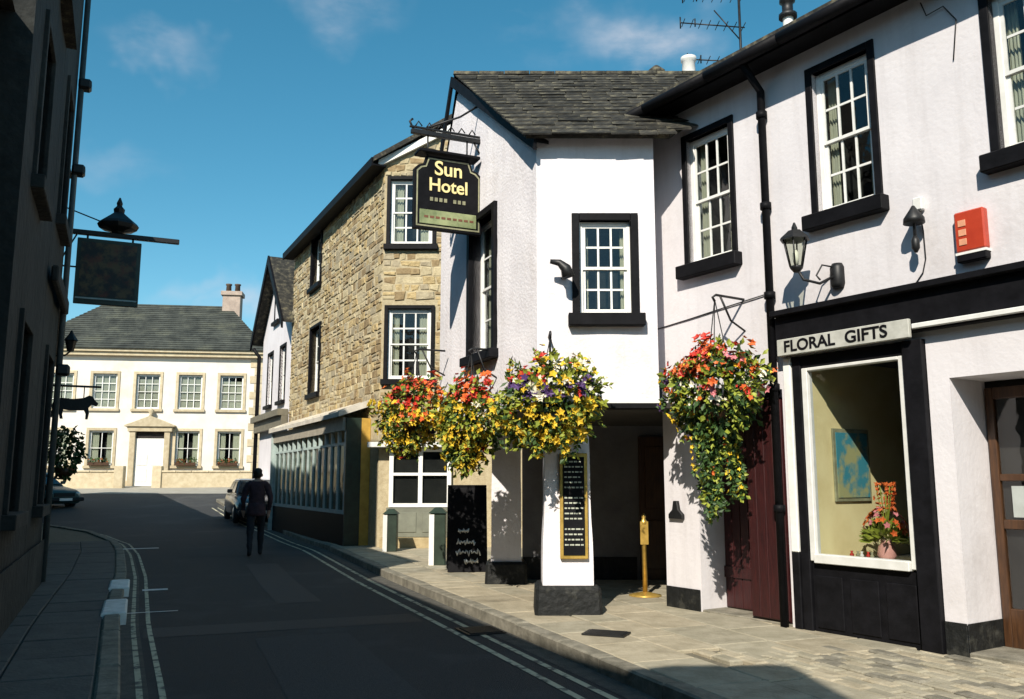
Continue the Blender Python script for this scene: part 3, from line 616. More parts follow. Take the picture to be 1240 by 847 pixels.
# pillars
def pillar(cx, cy, w0, w1, d, zt, name='pillar'):
    mb = MB(); h0, h1 = w0/2, w1/2
    n = 8
    for (za, zb, a, b) in ((0.38, zt, h0, h1),):
        ring = []
        for i in range(n+1):
            z = za+(zb-za)*i/n; hh = a+(b-a)*i/n + 0.008*fbm((cx*3, z*2, 1.0)); ring.append([(cx-hh, cy-d/2, z), (cx+hh, cy-d/2, z), (cx+hh, cy+d/2, z), (cx-hh, cy+d/2, z)])
        vs_ = [p for r_ in ring for p in r_]
        mb.add(vs_, [(4*i+k, 4*i+(k+1)%4, 4*i+4+(k+1)%4, 4*i+4+k) for i in range(n) for k in range(4)])
    p = mb.build(name, WHITE, pub)
    b = MB(); e = 0.07
    b.frus([(cx-h0-e-.02, cy-d/2-e-.02, 0.0), (cx+h0+e+.02, cy-d/2-e-.02, 0.0), (cx+h0+e+.02, cy+d/2+e, 0.0), (cx-h0-e-.02, cy+d/2+e, 0.0)], [(cx-h0-e, cy-d/2-e, 0.4), (cx+h0+e, cy-d/2-e, 0.4), (cx+h0+e, cy+d/2+e, 0.4), (cx-h0-e, cy+d/2+e, 0.4)])
    b.build('pillar_base', BLACKST, p, 0.035)
    return p
pillar(0.60, 0.27, 0.55, 0.46, 0.5, 2.30)
pillar(-0.08, 3.0, 0.42, 0.40, 0.42, 2.30)
# roof: underlay, slates, ridge tiles, verge boards
EY, EZ, RY, RZ = -0.17, 5.33, 2.45, 7.33
Lv = math.hypot(RY-EY, RZ-EZ); vd = Vector((0, (RY-EY)/Lv, (RZ-EZ)/Lv)); nd = Vector((0, -vd.z, vd.y))
xl = lambda v: 0.14 - 0.96*v/Lv
xr = lambda v: 1.78 + 1.9*v/Lv
ru = MB(); c4 = [(xl(0)+0.02, EY, EZ), (xr(0), EY, EZ), (xr(Lv), RY, RZ), (xl(Lv)+0.02, RY, RZ)]
ru.frus([(p[0], p[1], p[2]) for p in c4], [(p[0]+nd.x*0.05, p[1]+nd.y*0.05, p[2]+nd.z*0.05) for p in c4])
b4_ = [(xl(Lv)+0.02, RY+0.02, RZ), (xr(Lv), RY+0.02, RZ), (xr(Lv), 3.6, 5.95), (xl(Lv)-0.30, 3.35, 5.75)]
ru.frus(b4_, [(p[0], p[1]+0.03, p[2]+0.05) for p in b4_])
roof = ru.build('roof', SLATE, pub)
smesh = []
for k in range(7):
    w_ = 0.2 + 0.025*k; j = lambda: random.uniform(-0.008, 0.008)
    smesh.append((w_, MB().frus([(-w_/2+j(), j(), 0), (w_/2+j(), j(), 0), (w_/2, 0.3, 0), (-w_/2, 0.3, 0)], [(-w_/2+j(), j()+0.004, 0.016), (w_/2+j(), j()+0.004, 0.016), (w_/2, 0.3, 0.012), (-w_/2, 0.3, 0.012)]).mesh('slate', SLATE)))
tilt = math.atan2(RZ-EZ, RY-EY)
SK = 0.96/Lv*0.3
def j2(): return random.uniform(-0.005, 0.005)
vmesh = []
for w_ in (0.22, 0.27, 0.32):
    vmesh.append((w_, MB().frus([(-w_/2, j2(), 0), (w_/2, j2(), 0), (w_/2, 0.3, 0), (-w_/2-SK, 0.3, 0)], [(-w_/2, j2()+0.003, 0.016), (w_/2, j2()+0.003, 0.016), (w_/2, 0.3, 0.012), (-w_/2-SK, 0.3, 0.012)]).mesh('slate', SLATE)))
v = -0.05; row = 0
while v < Lv-0.12:
    ex = 0.185 - 0.03*v/Lv; x = xl(v) - 0.03; first = True; end = min(xr(max(v, 0)), 3.3)
    while x < end:
        w_, me = random.choice(vmesh if first else smesh); base = Vector((x+w_/2, EY, EZ)) + vd*v + nd*(0.058+random.uniform(0, 0.008))
        put('slate', me, roof, base, (tilt - R(3.0) + R(random.uniform(-1.2, 1.2))*(not first), R(random.uniform(-1, 1))*(not first), R(random.uniform(-1.5, 1.5))*(not first))); first = False
        x += w_ + random.uniform(0.002, 0.01)
    v += ex; row += 1
rt = MB(); n = 8
prof = [(math.cos(math.pi*i/n)*0.11, math.sin(math.pi*i/n)*0.09) for i in range(n+1)]
vs_ = [(x, p, q) for x in (0, 0.36) for p, q in prof]
rt.add(vs_, [(i, i+1, n+2+i, n+1+i) for i in range(n)], True); rt.f.append(tuple(range(n, -1, -1))); rt.f.append(tuple(range(n+1, 2*n+2)))
rtm = rt.mesh('ridge_tile', SLATE)
for k in range(12): put('ridge_tile', rtm, roof, (xl(Lv)-0.03+k*0.37, RY+0.01, RZ+0.02), (0, R(random.uniform(-1.2, 1.2)), 0))
# verge boards on the gable (in the gable wall's own frame)
vg = MB()
vg.frus([(0.14, -0.10, 5.2), (0.14, -0.06, 5.2), (-2.72, -0.06, 7.2), (-2.72, -0.10, 7.2)], [(0.14, -0.10, 5.36), (0.14, -0.06, 5.36), (-2.72, -0.06, 7.36), (-2.72, -0.10, 7.36)])
vg.frus([(-2.72, -0.10, 7.2), (-2.72, -0.06, 7.2), (-3.42, -0.06, 5.75), (-3.42, -0.10, 5.75)], [(-2.72, -0.10, 7.36), (-2.72, -0.06, 7.36), (-3.46, -0.06, 5.85), (-3.46, -0.10, 5.85)])
vg.build('verge_board', BLACK, roof, 0, (0.28, 0, 0), (0, 0, CA))
sv = MB()
sv.frus([(0.12, -0.06, 5.3), (0.12, 0.1, 5.3), (-2.7, 0.1, 7.27), (-2.7, -0.06, 7.27)], [(0.12, -0.06, 5.34), (0.12, 0.1, 5.34), (-2.7, 0.1, 7.31), (-2.7, -0.06, 7.31)])
sv.build('verge_soffit', BLACK, roof, 0, (0.28, 0, 0), (0, 0, CA))
# chimney pots on a stack behind the ridge
cs = MB().box(2.1, 3.05, 3.2, 3.8, 5.9, 7.55).box(2.05, 3.1, 3.15, 3.85, 7.55, 7.66).build('chimney', WHITE, pub, 0.01)
MB().lathe([(0.13,0),(0.12,0.1),(0.10,0.45),(0.125,0.47),(0.125,0.53),(0.1,0.54)], (2.82, 3.5, 7.66), 14).build('chimney_pot', PAINTW, cs)
cowl = MB().lathe([(0.11,0),(0.09,0.2),(0.09,0.22)], (2.3, 3.5, 7.66), 12)
cowl.lathe([(0.16,0.24),(0.14,0.3),(0.05,0.38),(0.02,0.4)], (2.3, 3.5, 7.66), 12)
cowl.build('chimney_cowl', SLATE, cs)
cs2 = MB().box(4.15, 5.0, 3.6, 4.2, 6.2, 8.3).build('chimney', WHITE, pub, 0.01)
MB().lathe([(0.11,0),(0.10,0.1),(0.085,0.75),(0.085,0.8)], (4.58, 3.9, 8.3), 14).build('chimney_pot', PAINTW, cs2)
MB().lathe([(0.15,0.80),(0.15,0.86),(0.09,0.9),(0.09,1.05),(0.13,1.08),(0.13,1.12)], (4.58, 3.9, 8.3), 12).build('chimney_cowl', IRON, cs2)

# menu board on the front pillar
mn = thing('menu_board', 'tall gilt-framed black menu board on the front of the nearest white pillar', 'menu board', (0.665, 9.5, 0.68))
mn.rotation_euler = (0, 0, 0)
MB().box(-0.15, 0.15, -0.035, 0.02, 0.0, 1.12).build('frame', GOLD, mn, 0.006)
bo = MB().box(-0.115, 0.115, -0.045, -0.036, 0.04, 1.08).build('board', BLACK, mn)
ml = MB()
for i in range(17):
    z = 1.03-i*0.055
    if i in (6, 12): continue
    x0 = -0.1; 
    while x0 < 0.08:
        w_ = random.uniform(0.02, 0.05); ml.box(x0, min(x0+w_, 0.1), -0.047, -0.0455, z-0.009, z+0.006); x0 += w_+0.012
tag(ml.build('menu_lines', mat('chalk_print', (0.5, 0.52, 0.42), (0.3, 0.32, 0.26), 0.8, 30), bo), kind='stuff')
# floodlight, small bracket on the pub front
f2 = thing('floodlight', 'small black hooded floodlight on the white pub wall left of the front window', 'light', (0.52, 9.5, 3.74))
MB().lathe([(0.03,0),(0.03,0.02)], (0.06,0,0), 8).build('wall_plate', IRON, f2)
MB().tube([(0.07,0.0,0.02),(0.07,-0.14,0.02),(0.05,-0.2,0.07)], 0.013, 6).build('arm', IRON, f2)
MB().tube([(0.1,-0.2,-0.02),(0.07,-0.2,0.08),(0.0,-0.2,0.14),(-0.1,-0.2,0.155)], [0.075, 0.06, 0.04, 0.025], 10).build('hood', IRON, f2)
# brass post in the porch
bp_ = thing('brass_post', 'slim golden post on a round base standing in the dark pub porch', 'post', (1.64, 11.0, 0.105))
MB().lathe([(0.2,0),(0.2,0.015),(0.12,0.03),(0.04,0.05)], n=20).build('base', GOLD, bp_)
MB().lathe([(0.03,0.05),(0.03,0.85),(0.045,0.87),(0.045,0.9),(0.02,0.93),(0.03,0.96),(0.01,1.0)], n=12).build('post', GOLD, bp_)
MB().box(-0.05, 0.05, -0.035, -0.031, 0.62, 0.9).build('plate', GOLD, bp_)

# hotel sign, at right angles to the gable
hs = thing('hotel_sign', 'black and gilt hanging hotel sign on an iron beam from the pub gable', 'sign', (-0.42, 11.17, 4.72), ang((0.917, 0.399)))
poly = [(-0.94,0.0),(0.0,0.0),(0.0,0.80),(-0.06,0.86),(-0.13,0.88),(-0.17,1.0),(-0.77,1.0),(-0.81,0.88),(-0.88,0.86),(-0.94,0.80)]
MB().prism(poly, -0.035, 0.035).build('board', BLACK, hs, 0.006)
q = 0.93; cx_, cz_ = -0.47, 0.5
inner = [(cx_+(x-cx_)*0.93, cz_+(z-cz_)*0.93) for x, z in poly]; inner2 = [(cx_+(x-cx_)*0.89, cz_+(z-cz_)*0.89) for x, z in poly]
rim = MB()
for i in range(len(poly)):
    a_, b_, c_, d_ = inner[i], inner[(i+1)%len(poly)], inner2[(i+1)%len(poly)], inner2[i]
    rim.add([(a_[0],-0.042,a_[1]),(b_[0],-0.042,b_[1]),(c_[0],-0.042,c_[1]),(d_[0],-0.042,d_[1])], [(3,2,1,0)])
rim.build('gilt_line', GILTDIM, hs)
lettering('Sun', 0.27, GILT, hs, (-0.47, -0.042, 0.83), 1.0, 0.004)
lettering('Hotel', 0.25, GILT, hs, (-0.47, -0.042, 0.60), 0.95, 0.004)
sm_ = MB()
for i in range(8):
    if i != 4: sm_.box(-0.72+i*0.064, -0.68+i*0.064, -0.0435, -0.0355, 0.385, 0.435)
sm_.build('small_print', GILTDIM, hs)
pl = MB().box(-0.86, -0.08, -0.05, -0.036, 0.07, 0.26).build('lower_panel', mat('green_gilt_panel', (0.36, 0.40, 0.2), (0.16, 0.2, 0.09), 0.5, 5), hs, 0.004)
mk = MB()
for i in range(9): mk.box(-0.8+i*0.078, -0.745+i*0.078, -0.0525, -0.0505, 0.15, 0.18)
mk.build('panel_print', mat('panel_print_red', (0.2, 0.08, 0.04), None, 0.6, 9), pl)
MB().box(-0.98, 0.1, -0.03, 0.03, 1.28, 1.34).box(-1.0, 0.1, -0.018, 0.018, 1.36, 1.385).build('beam', IRON, hs, 0.004)
hk = MB()
for x in (-0.75, -0.2): hk.tube([(x,0,1.29),(x,0,0.98)], 0.012, 6)
for k in range(6): hk.tube([(-0.92+k*0.15,0,1.39),(-0.88+k*0.15,0,1.46),(-0.83+k*0.15,0,1.40)], 0.01, 5)
hk.tube([(0.06,0,1.9),(-0.3,0,1.62),(-0.75,0,1.39)], 0.014, 6).tube([(-0.95,0,1.34),(-1.0,0,1.44),(-0.96,0,1.48)], 0.016, 6)
hk.tube([(0.1,0,1.1),(-0.02,0,1.15),(-0.1,0,1.28)], 0.014, 6)
hk.build('hanger', IRON, hs)
MB().box(-0.9, -0.05, -0.12, 0.12, 1.015, 1.06).build('light_trough', BLACK, hs, 0.01)

# ------------------------------------------------------------------ rubble stone house
DC = (-2.9, 19.0)
DD = (0.447, -0.8945); DA = ang(DD)
house = thing('stone_house', 'honey coloured rubble stone house with ground floor shopfront beyond the pub', 'building', (DC[0], DC[1], 0))
DW = [(-6.55, -5.45, 3.95, 5.85), (-6.75, -5.65, 7.1, 8.6)]
RW = [(0.14, 1.1, 3.72, 5.3), (0.14, 1.1, 6.78, 8.3)]
dl_ = wall(-9.15, 0.0, 0.0, 8.75, DW, 0.3, 0.6, 0.006, 21.0); ol = dl_.build('street_wall', MORTAR, house, 0, None, (0, 0, DA))
rtop = lambda x: 8.75 + min(x, 1.9)*0.52
dr_ = wall(0.0, 4.2, 0.0, 8.7, RW, 0.3, 0.6, 0.006, 22.0, top=rtop); orr = dr_.build('end_wall', MORTAR, house)
def rubble(x0, x1, z0, topf, ops, seed, lim):
    rg = random.Random(seed); out = []
    z = z0
    while z < lim:
        h = rg.uniform(0.11, 0.22); x = x0
        while x < x1-0.02:
            w_ = min(rg.choice((rg.uniform(0.13, 0.25), rg.uniform(0.2, 0.5))), x1-x)
            if x1-(x+w_) < 0.12: w_ = x1-x
            sp = [(z, z+h)] if h < 0.18 or rg.random() < 0.6 else [(z, z+h*0.5), (z+h*0.5, z+h)]
            for a, b in sp:
                cx_, cz_ = x+w_/2, (a+b)/2
                if b > topf(cx_)-0.02: continue
                if any(x < o[1]+0.0 and x+w_ > o[0]-0.0 and a < o[3] and b > o[2] for o in ops):
                    # trim against the opening sideways, or skip
                    o = next(o for o in ops if x < o[1] and x+w_ > o[0] and a < o[3] and b > o[2])
                    if x < o[0]-0.08: out.append((x, o[0], a, b))
                    if x+w_ > o[1]+0.08: out.append((o[1], x+w_, a, b))
                    continue
                out.append((x, x+w_, a, b))
            x += w_
        z += h
    return out
def stone_mesh(mb, x0, x1, z0, z1, rg):
    g = rg.uniform(0.006, 0.014); e = 0.02; p = rg.uniform(0.004, 0.028)
    x0 += g; x1 -= g; z0 += g; z1 -= g
    j = lambda: rg.uniform(-0.032, 0.032)*min(1.0, (z1-z0)/0.2)
    k = lambda: rg.uniform(-0.004, 0.004)
    b = [(x0+j(), 0.0, z0+j()), (x1+j(), 0.0, z0+j()), (x1+j(), 0.0, z1+j()), (x0+j(), 0.0, z1+j())]
    t = [(b[0][0]+e, -p+k(), b[0][2]+e), (b[1][0]-e, -p+k(), b[1][2]+e), (b[2][0]-e, -p+k(), b[2][2]-e), (b[3][0]+e, -p+k(), b[3][2]-e)]
    mb.add(b+t, [(4,5,6,7),(0,1,5,4),(1,2,6,5),(2,3,7,6),(3,0,4,7)])
def lay(stones, parent, n_parts, rg):
    near = sorted(stones, key=lambda q: -(q[1]-q[0])*(q[3]-q[2])/(6+(-q[0] if q[0] < 0 else 0))**2)
    for q in near[:n_parts]:
        mb = MB(); stone_mesh(mb, *q, rg); mb.build('stone', rg.choice(STONES), parent)
    rest = near[n_parts:]
    if rest:
        for k in range(4):
            mb = MB()
            for q in rest[k::4]: stone_mesh(mb, *q, rg)
            tag(mb.build('stonework', STONES[k], parent), kind='stuff')
rg = random.Random(5)
stL = rubble(-9.15, 0.0, 2.9, lambda x: 8.75, [(a-0.08, b+0.08, c-0.16, d+0.08) for a, b, c, d in DW], 5, 8.8)
stR = rubble(0.0, 1.9, 2.35, rtop, [(a-0.09, b+0.09, c-0.16, d+0.08) for a, b, c, d in RW], 6, 10)
lay(stL, ol, 200, rg); lay(stR, orr, 100, rg)
for (a, b, c, d) in DW:
    w = sash(house, a, b, c, d, 0.14, 3, 4, PAINTW, BLACK, 0.07, 0.14, BLACK, 0.6, 0.12, proud=0.05); w.rotation_euler = (0, 0, DA)
for (a, b, c, d) in RW:
    sash(house, a, b, c, d, 0.04, 3, 4, PAINTW, BLACK, 0.08, 0.13, BLACK, 0.6, 0.2, fw=0.06, bw=0.035, proud=0.06)
MB().box(3.9, 4.2, 0.32, 8.6, 0.0, 8.7).build('rear_wall', MORTAR, house)
# roof in the street wall frame
dro = MB().frus([(-9.4, -0.32, 8.66), (0.15, -0.32, 8.66), (0.85, 1.5, 9.86), (-9.4, 1.5, 9.86)], [(-9.4, -0.32, 8.78), (0.15, -0.32, 8.78), (0.85, 1.5, 9.98), (-9.4, 1.5, 9.98)])
dro.frus([(-9.4, 1.52, 9.86), (0.85, 1.52, 9.86), (2.2, 5.0, 7.8), (-9.4, 5.0, 7.8)], [(-9.4, 1.52, 9.98), (0.85, 1.52, 9.98), (2.2, 5.0, 7.92), (-9.4, 5.0, 7.92)])
dro_ = dro.build('roof', SLATE, house, 0, None, (0, 0, DA))
MB().box(-9.35, 0.1, -0.36, -0.323, 8.56, 8.76).build('eaves_board', BLACK, dro_)
MB().box(-9.35, 0.1, -0.32, -0.005, 8.58, 8.62).build('soffit', BLACK, dro_)
vb = MB().frus([(-0.14, -0.12, 8.58), (1.9, -0.12, 9.64), (1.9, -0.04, 9.64), (-0.14, -0.04, 8.58)], [(-0.14, -0.12, 8.74), (1.9, -0.12, 9.8), (1.9, -0.04, 9.8), (-0.14, -0.04, 8.74)])
vb.build('verge_board', PAINTW, house)
# shopfront under a pent roof (street side)
shf = MB().frus([(-8.4, -0.75, 2.92), (-0.6, -0.75, 2.92), (-0.6, -0.01, 3.18), (-8.4, -0.01, 3.18)], [(-8.4, -0.75, 3.02), (-0.6, -0.75, 3.02), (-0.6, -0.01, 3.3), (-8.4, -0.01, 3.3)])
canopy = shf.build('pent_roof', mat('painted_lead', (0.62, 0.58, 0.5), (0.48, 0.44, 0.37), 0.7, 3), house, 0, None, (0, 0, DA))
for k in range(11): MB().frus([(-8.35+k*0.77, -0.76, 3.025), (-8.31+k*0.77, -0.76, 3.025), (-8.31+k*0.77, -0.02, 3.305), (-8.35+k*0.77, -0.02, 3.305)], [(-8.35+k*0.77, -0.76, 3.05), (-8.31+k*0.77, -0.76, 3.05), (-8.31+k*0.77, -0.02, 3.33), (-8.35+k*0.77, -0.02, 3.33)]).build('lead_roll', MATS['painted_lead'], canopy)
MB().box(-8.3, -0.7, -0.62, -0.56, 2.62, 2.91).build('fascia', mat('stone_paint', (0.42, 0.38, 0.3), None, 0.6, 5), house, 0, None, (0, 0, DA))
fr = MB(); bars = [-8.3+i*0.5808 for i in range(14)]
for x in bars: fr.box(x, x+0.08, -0.56, -0.48, 0.78, 2.62)
fr.box(-8.22, -0.75, -0.555, -0.485, 0.78, 0.86).box(-8.22, -0.75, -0.555, -0.485, 2.3, 2.36)
fr_ = fr.build('shop_window', PALEPIPE, house, 0, None, (0, 0, DA))
for a, b in zip(bars, bars[1:]): MB().box(a+0.082, b-0.002, -0.525, -0.518, 0.862, 2.298).build('pane', DIMGLASS, fr_)
MB().box(-8.3, -0.67, -0.56, -0.48, 0.0, 0.778).build('stall_riser', BLACK, house, 0, None, (0, 0, DA))
for x0, x1 in ((-8.1, -7.3), (-6.8, -6.05), (-5.0, -4.6)):
    MB().box(x0, x1, -0.3, -0.27, 0.9, 2.28).build('window_blind', mat('cream_blind', (0.7, 0.66, 0.55), None, 0.8, 5, stretch=(3,3,.2)), house, 0, None, (0, 0, DA))
MB().box(-0.66, -0.6, -0.56, -0.22, 0.0, 2.9).build('shopfront_return', GREENP, house, 0, None, (0, 0, DA))
MB().box(-0.66, -0.6, -0.218, -0.01, 0.0, 2.9).build('shopfront_return', OCHRE, house, 0, None, (0, 0, DA))
MB().box(-8.4, -8.31, -0.66, -0.01, 0.0, 2.9).build('shopfront_return', PALEPIPE, house, 0, None, (0, 0, DA))
# ground floor window of the end wall
gw = MB()
for x in (0.25, 0.88, 1.5): gw.box(x, x+0.09, -0.12, -0.03, 0.95, 2.2)
gw.box(0.34, 1.5, -0.115, -0.035, 0.95, 1.03).box(0.34, 1.5, -0.115, -0.035, 1.62, 1.68).box(0.34, 1.5, -0.115, -0.035, 2.13, 2.2)
g_ = gw.build('shop_window', PAINTW, house)
for x in (0.342, 0.972):
    for z0, z1 in ((1.032, 1.618), (1.682, 2.128)): MB().box(x, x+0.536, -0.08, -0.074, z0, z1).build('pane', GLASS, g_)
MB().box(0.25, 1.59, -0.028, -0.012, 0.95, 2.2).build('dark_backing', DARKROOM, g_)
MB().box(0.2, 1.65, -0.1, -0.01, 0.32, 0.94).build('panelled_riser', mat('grey_green_paint', (0.2, 0.21, 0.16), None, 0.6, 5), house, 0.006)
for x in (0.3, 0.98): MB().box(x, x+0.55, -0.115, -0.101, 0.42, 0.84).build('panel', MATS['grey_green_paint'], house, 0.006)
MB().box(0.1, 1.8, -0.3, -0.01, 0.05, 0.315).build('stone_step', TAN, house, 0.012)
MB().box(-0.2, 2.2, -0.35, -0.01, 2.22, 2.33).build('window_canopy', PAINTW, house, 0.008)

# ------------------------------------------------------------------ white gabled house beyond
EO = (DC[0]-0.447*9.22, DC[1]+0.8945*9.22)
eh = thing('gabled_house', 'narrow white gabled house with dark bargeboards beyond the stone house', 'building', (EO[0], EO[1], 0.0), DA)
EW = [(-1.55, -0.75, 4.1, 5.9), (-3.6, -2.8, 4.1, 5.9), (-2.75, -1.95, 6.95, 7.85)]
wall(-4.7, 0.0, 0.0, 6.7, EW, 0.3, 0.5, 0.006, 31.0, top=lambda x: 6.8 + (2.3-abs(x+2.35))/2.35*2.3).build('gable_wall', RENDER, eh)
for q_ in EW: sash(eh, *q_, 0.08, 2, 4, PAINTW, BLACK, 0.08, 0.12, BLACK, 0.5, 0.0, proud=0.03)
MB().box(-4.7, -4.4, 0.31, 8, 0, 6.7).box(-0.3, 0.0, 0.31, 8, 0, 6.7).build('side_wall', RENDER, eh)
er = MB()
for sx in (-1, 1):
    a_ = -2.35; e_ = a_+sx*2.7
    er.frus([(a_, -0.35, 9.08), (e_, -0.35, 6.45), (e_, 8, 6.45), (a_, 8, 9.08)], [(a_, -0.35, 9.2), (e_, -0.35, 6.57), (e_, 8, 6.57), (a_, 8, 9.2)])
ero = er.build('roof', SLATE, eh)
for sx in (-1, 1):
    a_ = -2.35; e_ = a_+sx*2.72
    MB().frus([(a_, -0.42, 8.9), (e_, -0.42, 6.25), (e_, -0.36, 6.25), (a_, -0.36, 8.9)], [(a_, -0.42, 9.22), (e_, -0.42, 6.55), (e_, -0.36, 6.55), (a_, -0.36, 9.22)]).build('bargeboard', BLACK, ero)
MB().box(-4.72, 0.0, -0.35, -0.02, 3.55, 3.75).box(-4.72, 0.0, -0.22, -0.02, 3.2, 3.545).build('fascia', mat('drab_paint', (0.2, 0.18, 0.13), None, 0.6, 5), eh)
MB().tube([(-4.78, -0.35, 6.3), (-4.78, -0.12, 6.0), (-4.78, -0.12, 0.2)], 0.07, 8).build('downpipe', BLACK, eh)
MB().box(-4.7, -0.02, -0.03, -0.012, 0.0, 1.05).build('plinth', TEAL, eh)
MB().box(-1.6, -0.8, -0.03, -0.012, 1.052, 3.0).build('door', TEAL, eh, 0.006)

# ------------------------------------------------------------------ large house closing the street
FD = (0.99, 0.14)
fh = thing('cream_house', 'wide cream stucco house with slate roof and pedimented door closing the street', 'building', (-13.4, 46.2, 1.25), ang(FD))
UP = [(c-0.6, c+0.6, 4.0, 5.82) for c in (-7.95, -5.8, -3.66, -1.55)] + [(-10.7, -9.5, 4.0, 5.82)]
DN = [(c-0.6, c+0.6, 1.05, 2.85) for c in (-7.95, -3.66, -1.55)] + [(-10.7, -9.5, 1.05, 2.85)]
wall(-12.0, 0.0, -0.4, 6.75, UP+DN, 0.3, 1.0, 0.01, 41.0).build('front_wall', HOUSEW, fh)
MB().box(-12.0, -11.7, 0.31, 8, -0.4, 6.75).box(-0.3, 0.0, 0.31, 8, -0.4, 6.75).box(-11.7, -0.3, 7.7, 8, -0.4, 6.75).build('rear_wall', HOUSEW, fh)
BLIND = mat('parchment_blind', (0.66, 0.6, 0.47), (0.56, 0.5, 0.38), 0.8, 2)
for i, q_ in enumerate(UP+DN):
    w = sash(fh, *q_, 0.1, 2 if i > 4 else 3, 2 if i > 4 else 4, PAINTW, FTRIM, 0.14, 0.14, FTRIM, 0.5, 0.0 if i < 5 else 0.28, fw=0.06, bw=0.035, proud=0.05)
    if i < 5: MB().box(q_[0]+0.06, q_[1]-0.06, 0.2, 0.22, q_[2]+(0.05 if i != 3 else 0.05), q_[3]-0.05-0.25*(i == 3)-0.2*(i==1)).build('blind', BLIND, w)
    elif i < 8:
        fb = thing('window_box', ['low orange-brown flower box under the ground floor window left of the pediment door', 'low orange-brown flower box under the window right of the pediment door', 'low orange-brown flower box under the rightmost ground floor window'][i-5], 'flower box', fh.matrix_basis @ Vector(((q_[0]+q_[1])/2, -0.16, 1.05)), ang(FD), 'flower boxes on the cream house')
        MB().box(-0.5, 0.5, -0.13, 0.1, 0.0, 0.16).build('trough', BROWN, fb, 0.008)
        f1, f3 = MB(), MB()
        for k in range(90):
            p = Vector((random.uniform(-0.48, 0.48), random.uniform(-0.16, 0.06), random.uniform(0.14, 0.36)))
            if k % 6 == 0: rosette(f1, p, (0,-1,0.4), 0.06)
            else: leaf(f3, p, rdir(), rdir(), 0.13, 0.04)
        tag(f1.build('flowers', mat('rust_petal', (0.3, 0.1, 0.03), None, 0.7, 9), fb), kind='stuff'); tag(f3.build('foliage', LEAF[0], fb), kind='stuff')
# cornice, quoins, door case, roof, chimney
MB().box(-12.2, 0.2, -0.3, 0.0, 6.76, 6.95).box(-12.3, 0.3, -0.42, 0.0, 6.952, 7.1).build('cornice', FTRIM, fh, 0.01)
for k in range(16):
    z0 = -0.05+k*0.42; L_ = 0.62 if k % 2 else 0.4
    MB().box(-L_, 0.03, -0.035, -0.003, z0+0.015, z0+0.405).build('quoin', FTRIM, fh, 0.01)
MB().box(-12.0, 0.02, -0.06, -0.003, -0.4, 0.28).build('plinth', FTRIM, fh)
dcx = -5.5
case = MB().box(dcx-1.0, dcx-0.72, -0.25, -0.003, 0.0, 2.8).box(dcx+0.72, dcx+1.0, -0.25, -0.003, 0.0, 2.8).box(dcx-1.1, dcx+1.1, -0.32, -0.003, 2.802, 3.05)
case.prism([(dcx-1.25,3.052),(dcx+1.25,3.052),(dcx+1.25,3.12),(dcx,3.62),(dcx-1.25,3.12)], -0.42, -0.003)
dc = case.build('door_case', FTRIM, fh, 0.012)
MB().lathe([(0.12,0),(0.06,0.1),(0.16,0.25),(0.05,0.42)], (dcx, -0.25, 3.6), 10).build('finial', FTRIM, dc)
MB().box(dcx-0.718, dcx+0.718, -0.05, -0.003, 2.45, 2.8).build('fanlight', DARKROOM, dc)
fd = MB().box(dcx-0.718, dcx+0.718, -0.08, -0.003, 0.0, 2.447).build('door', PAINTW, fh)
for x0 in (dcx-0.6, dcx+0.06):
    for z0, z1 in ((0.2, 0.9), (1.05, 1.6), (1.7, 2.3)): MB().box(x0, x0+0.52, -0.1, -0.081, z0, z1).build('panel', PAINTW, fd, 0.01)
fr = MB()
e0, e1, rz_, ry = 7.1, 7.1, 10.35, 4.0
P = [(-12.4,-0.5,e0),(0.4,-0.5,e0),(0.4,8.4,e0),(-12.4,8.4,e0),(-9.4,ry,rz_),(-2.6,ry,rz_)]
fr.add(P, [(0,1,5,4),(1,2,5),(2,3,4,5),(3,0,4),(3,2,1,0)])
fro = fr.build('roof', mat('far_slate', (0.09, 0.098, 0.085), (0.04, 0.045, 0.042), 0.85, 1.4, 0.02, 9, spec=0.2, dirt=(0.12, 0.125, 0.09), dscale=0.7), fh)
for k in range(22):   # slate courses, each a thin proud band following the slope
    f_ = k/22; g_ = (k+0.9)/22
    def rp(t, s_): return (-12.4+3.0*t if s_ == 0 else 0.4-3.0*t, -0.5+(ry+0.5)*t, e0+(rz_-e0)*t+0.012)
    a_, b_, c_, d_ = rp(f_, 0), rp(f_, 1), rp(g_, 1), rp(g_, 0)
    MB().frus([a_, b_, c_, d_], [(a_[0], a_[1]-0.02, a_[2]+0.04), (b_[0], b_[1]-0.02, b_[2]+0.04), (c_[0], c_[1], c_[2]+0.008), (d_[0], d_[1], d_[2]+0.008)]).build('slate_course', MATS['far_slate'], fro)
fc = MB().box(-2.9, -1.9, 3.4, 4.2, 8.4, 10.9).box(-3.0, -1.8, 3.3, 4.3, 10.9, 11.15).build('chimney', mat('pinkish_brick', (0.42, 0.34, 0.28), (0.3, 0.24, 0.2), 0.9, 4), fh, 0.02)
for x in (-2.65, -2.15): MB().lathe([(0.16,0),(0.14,0.4),(0.18,0.43),(0.18,0.5)], (x, 3.8, 11.15), 10).build('chimney_pot', mat('dark_clay', (0.1, 0.07, 0.05), None, 0.8, 5), fc)
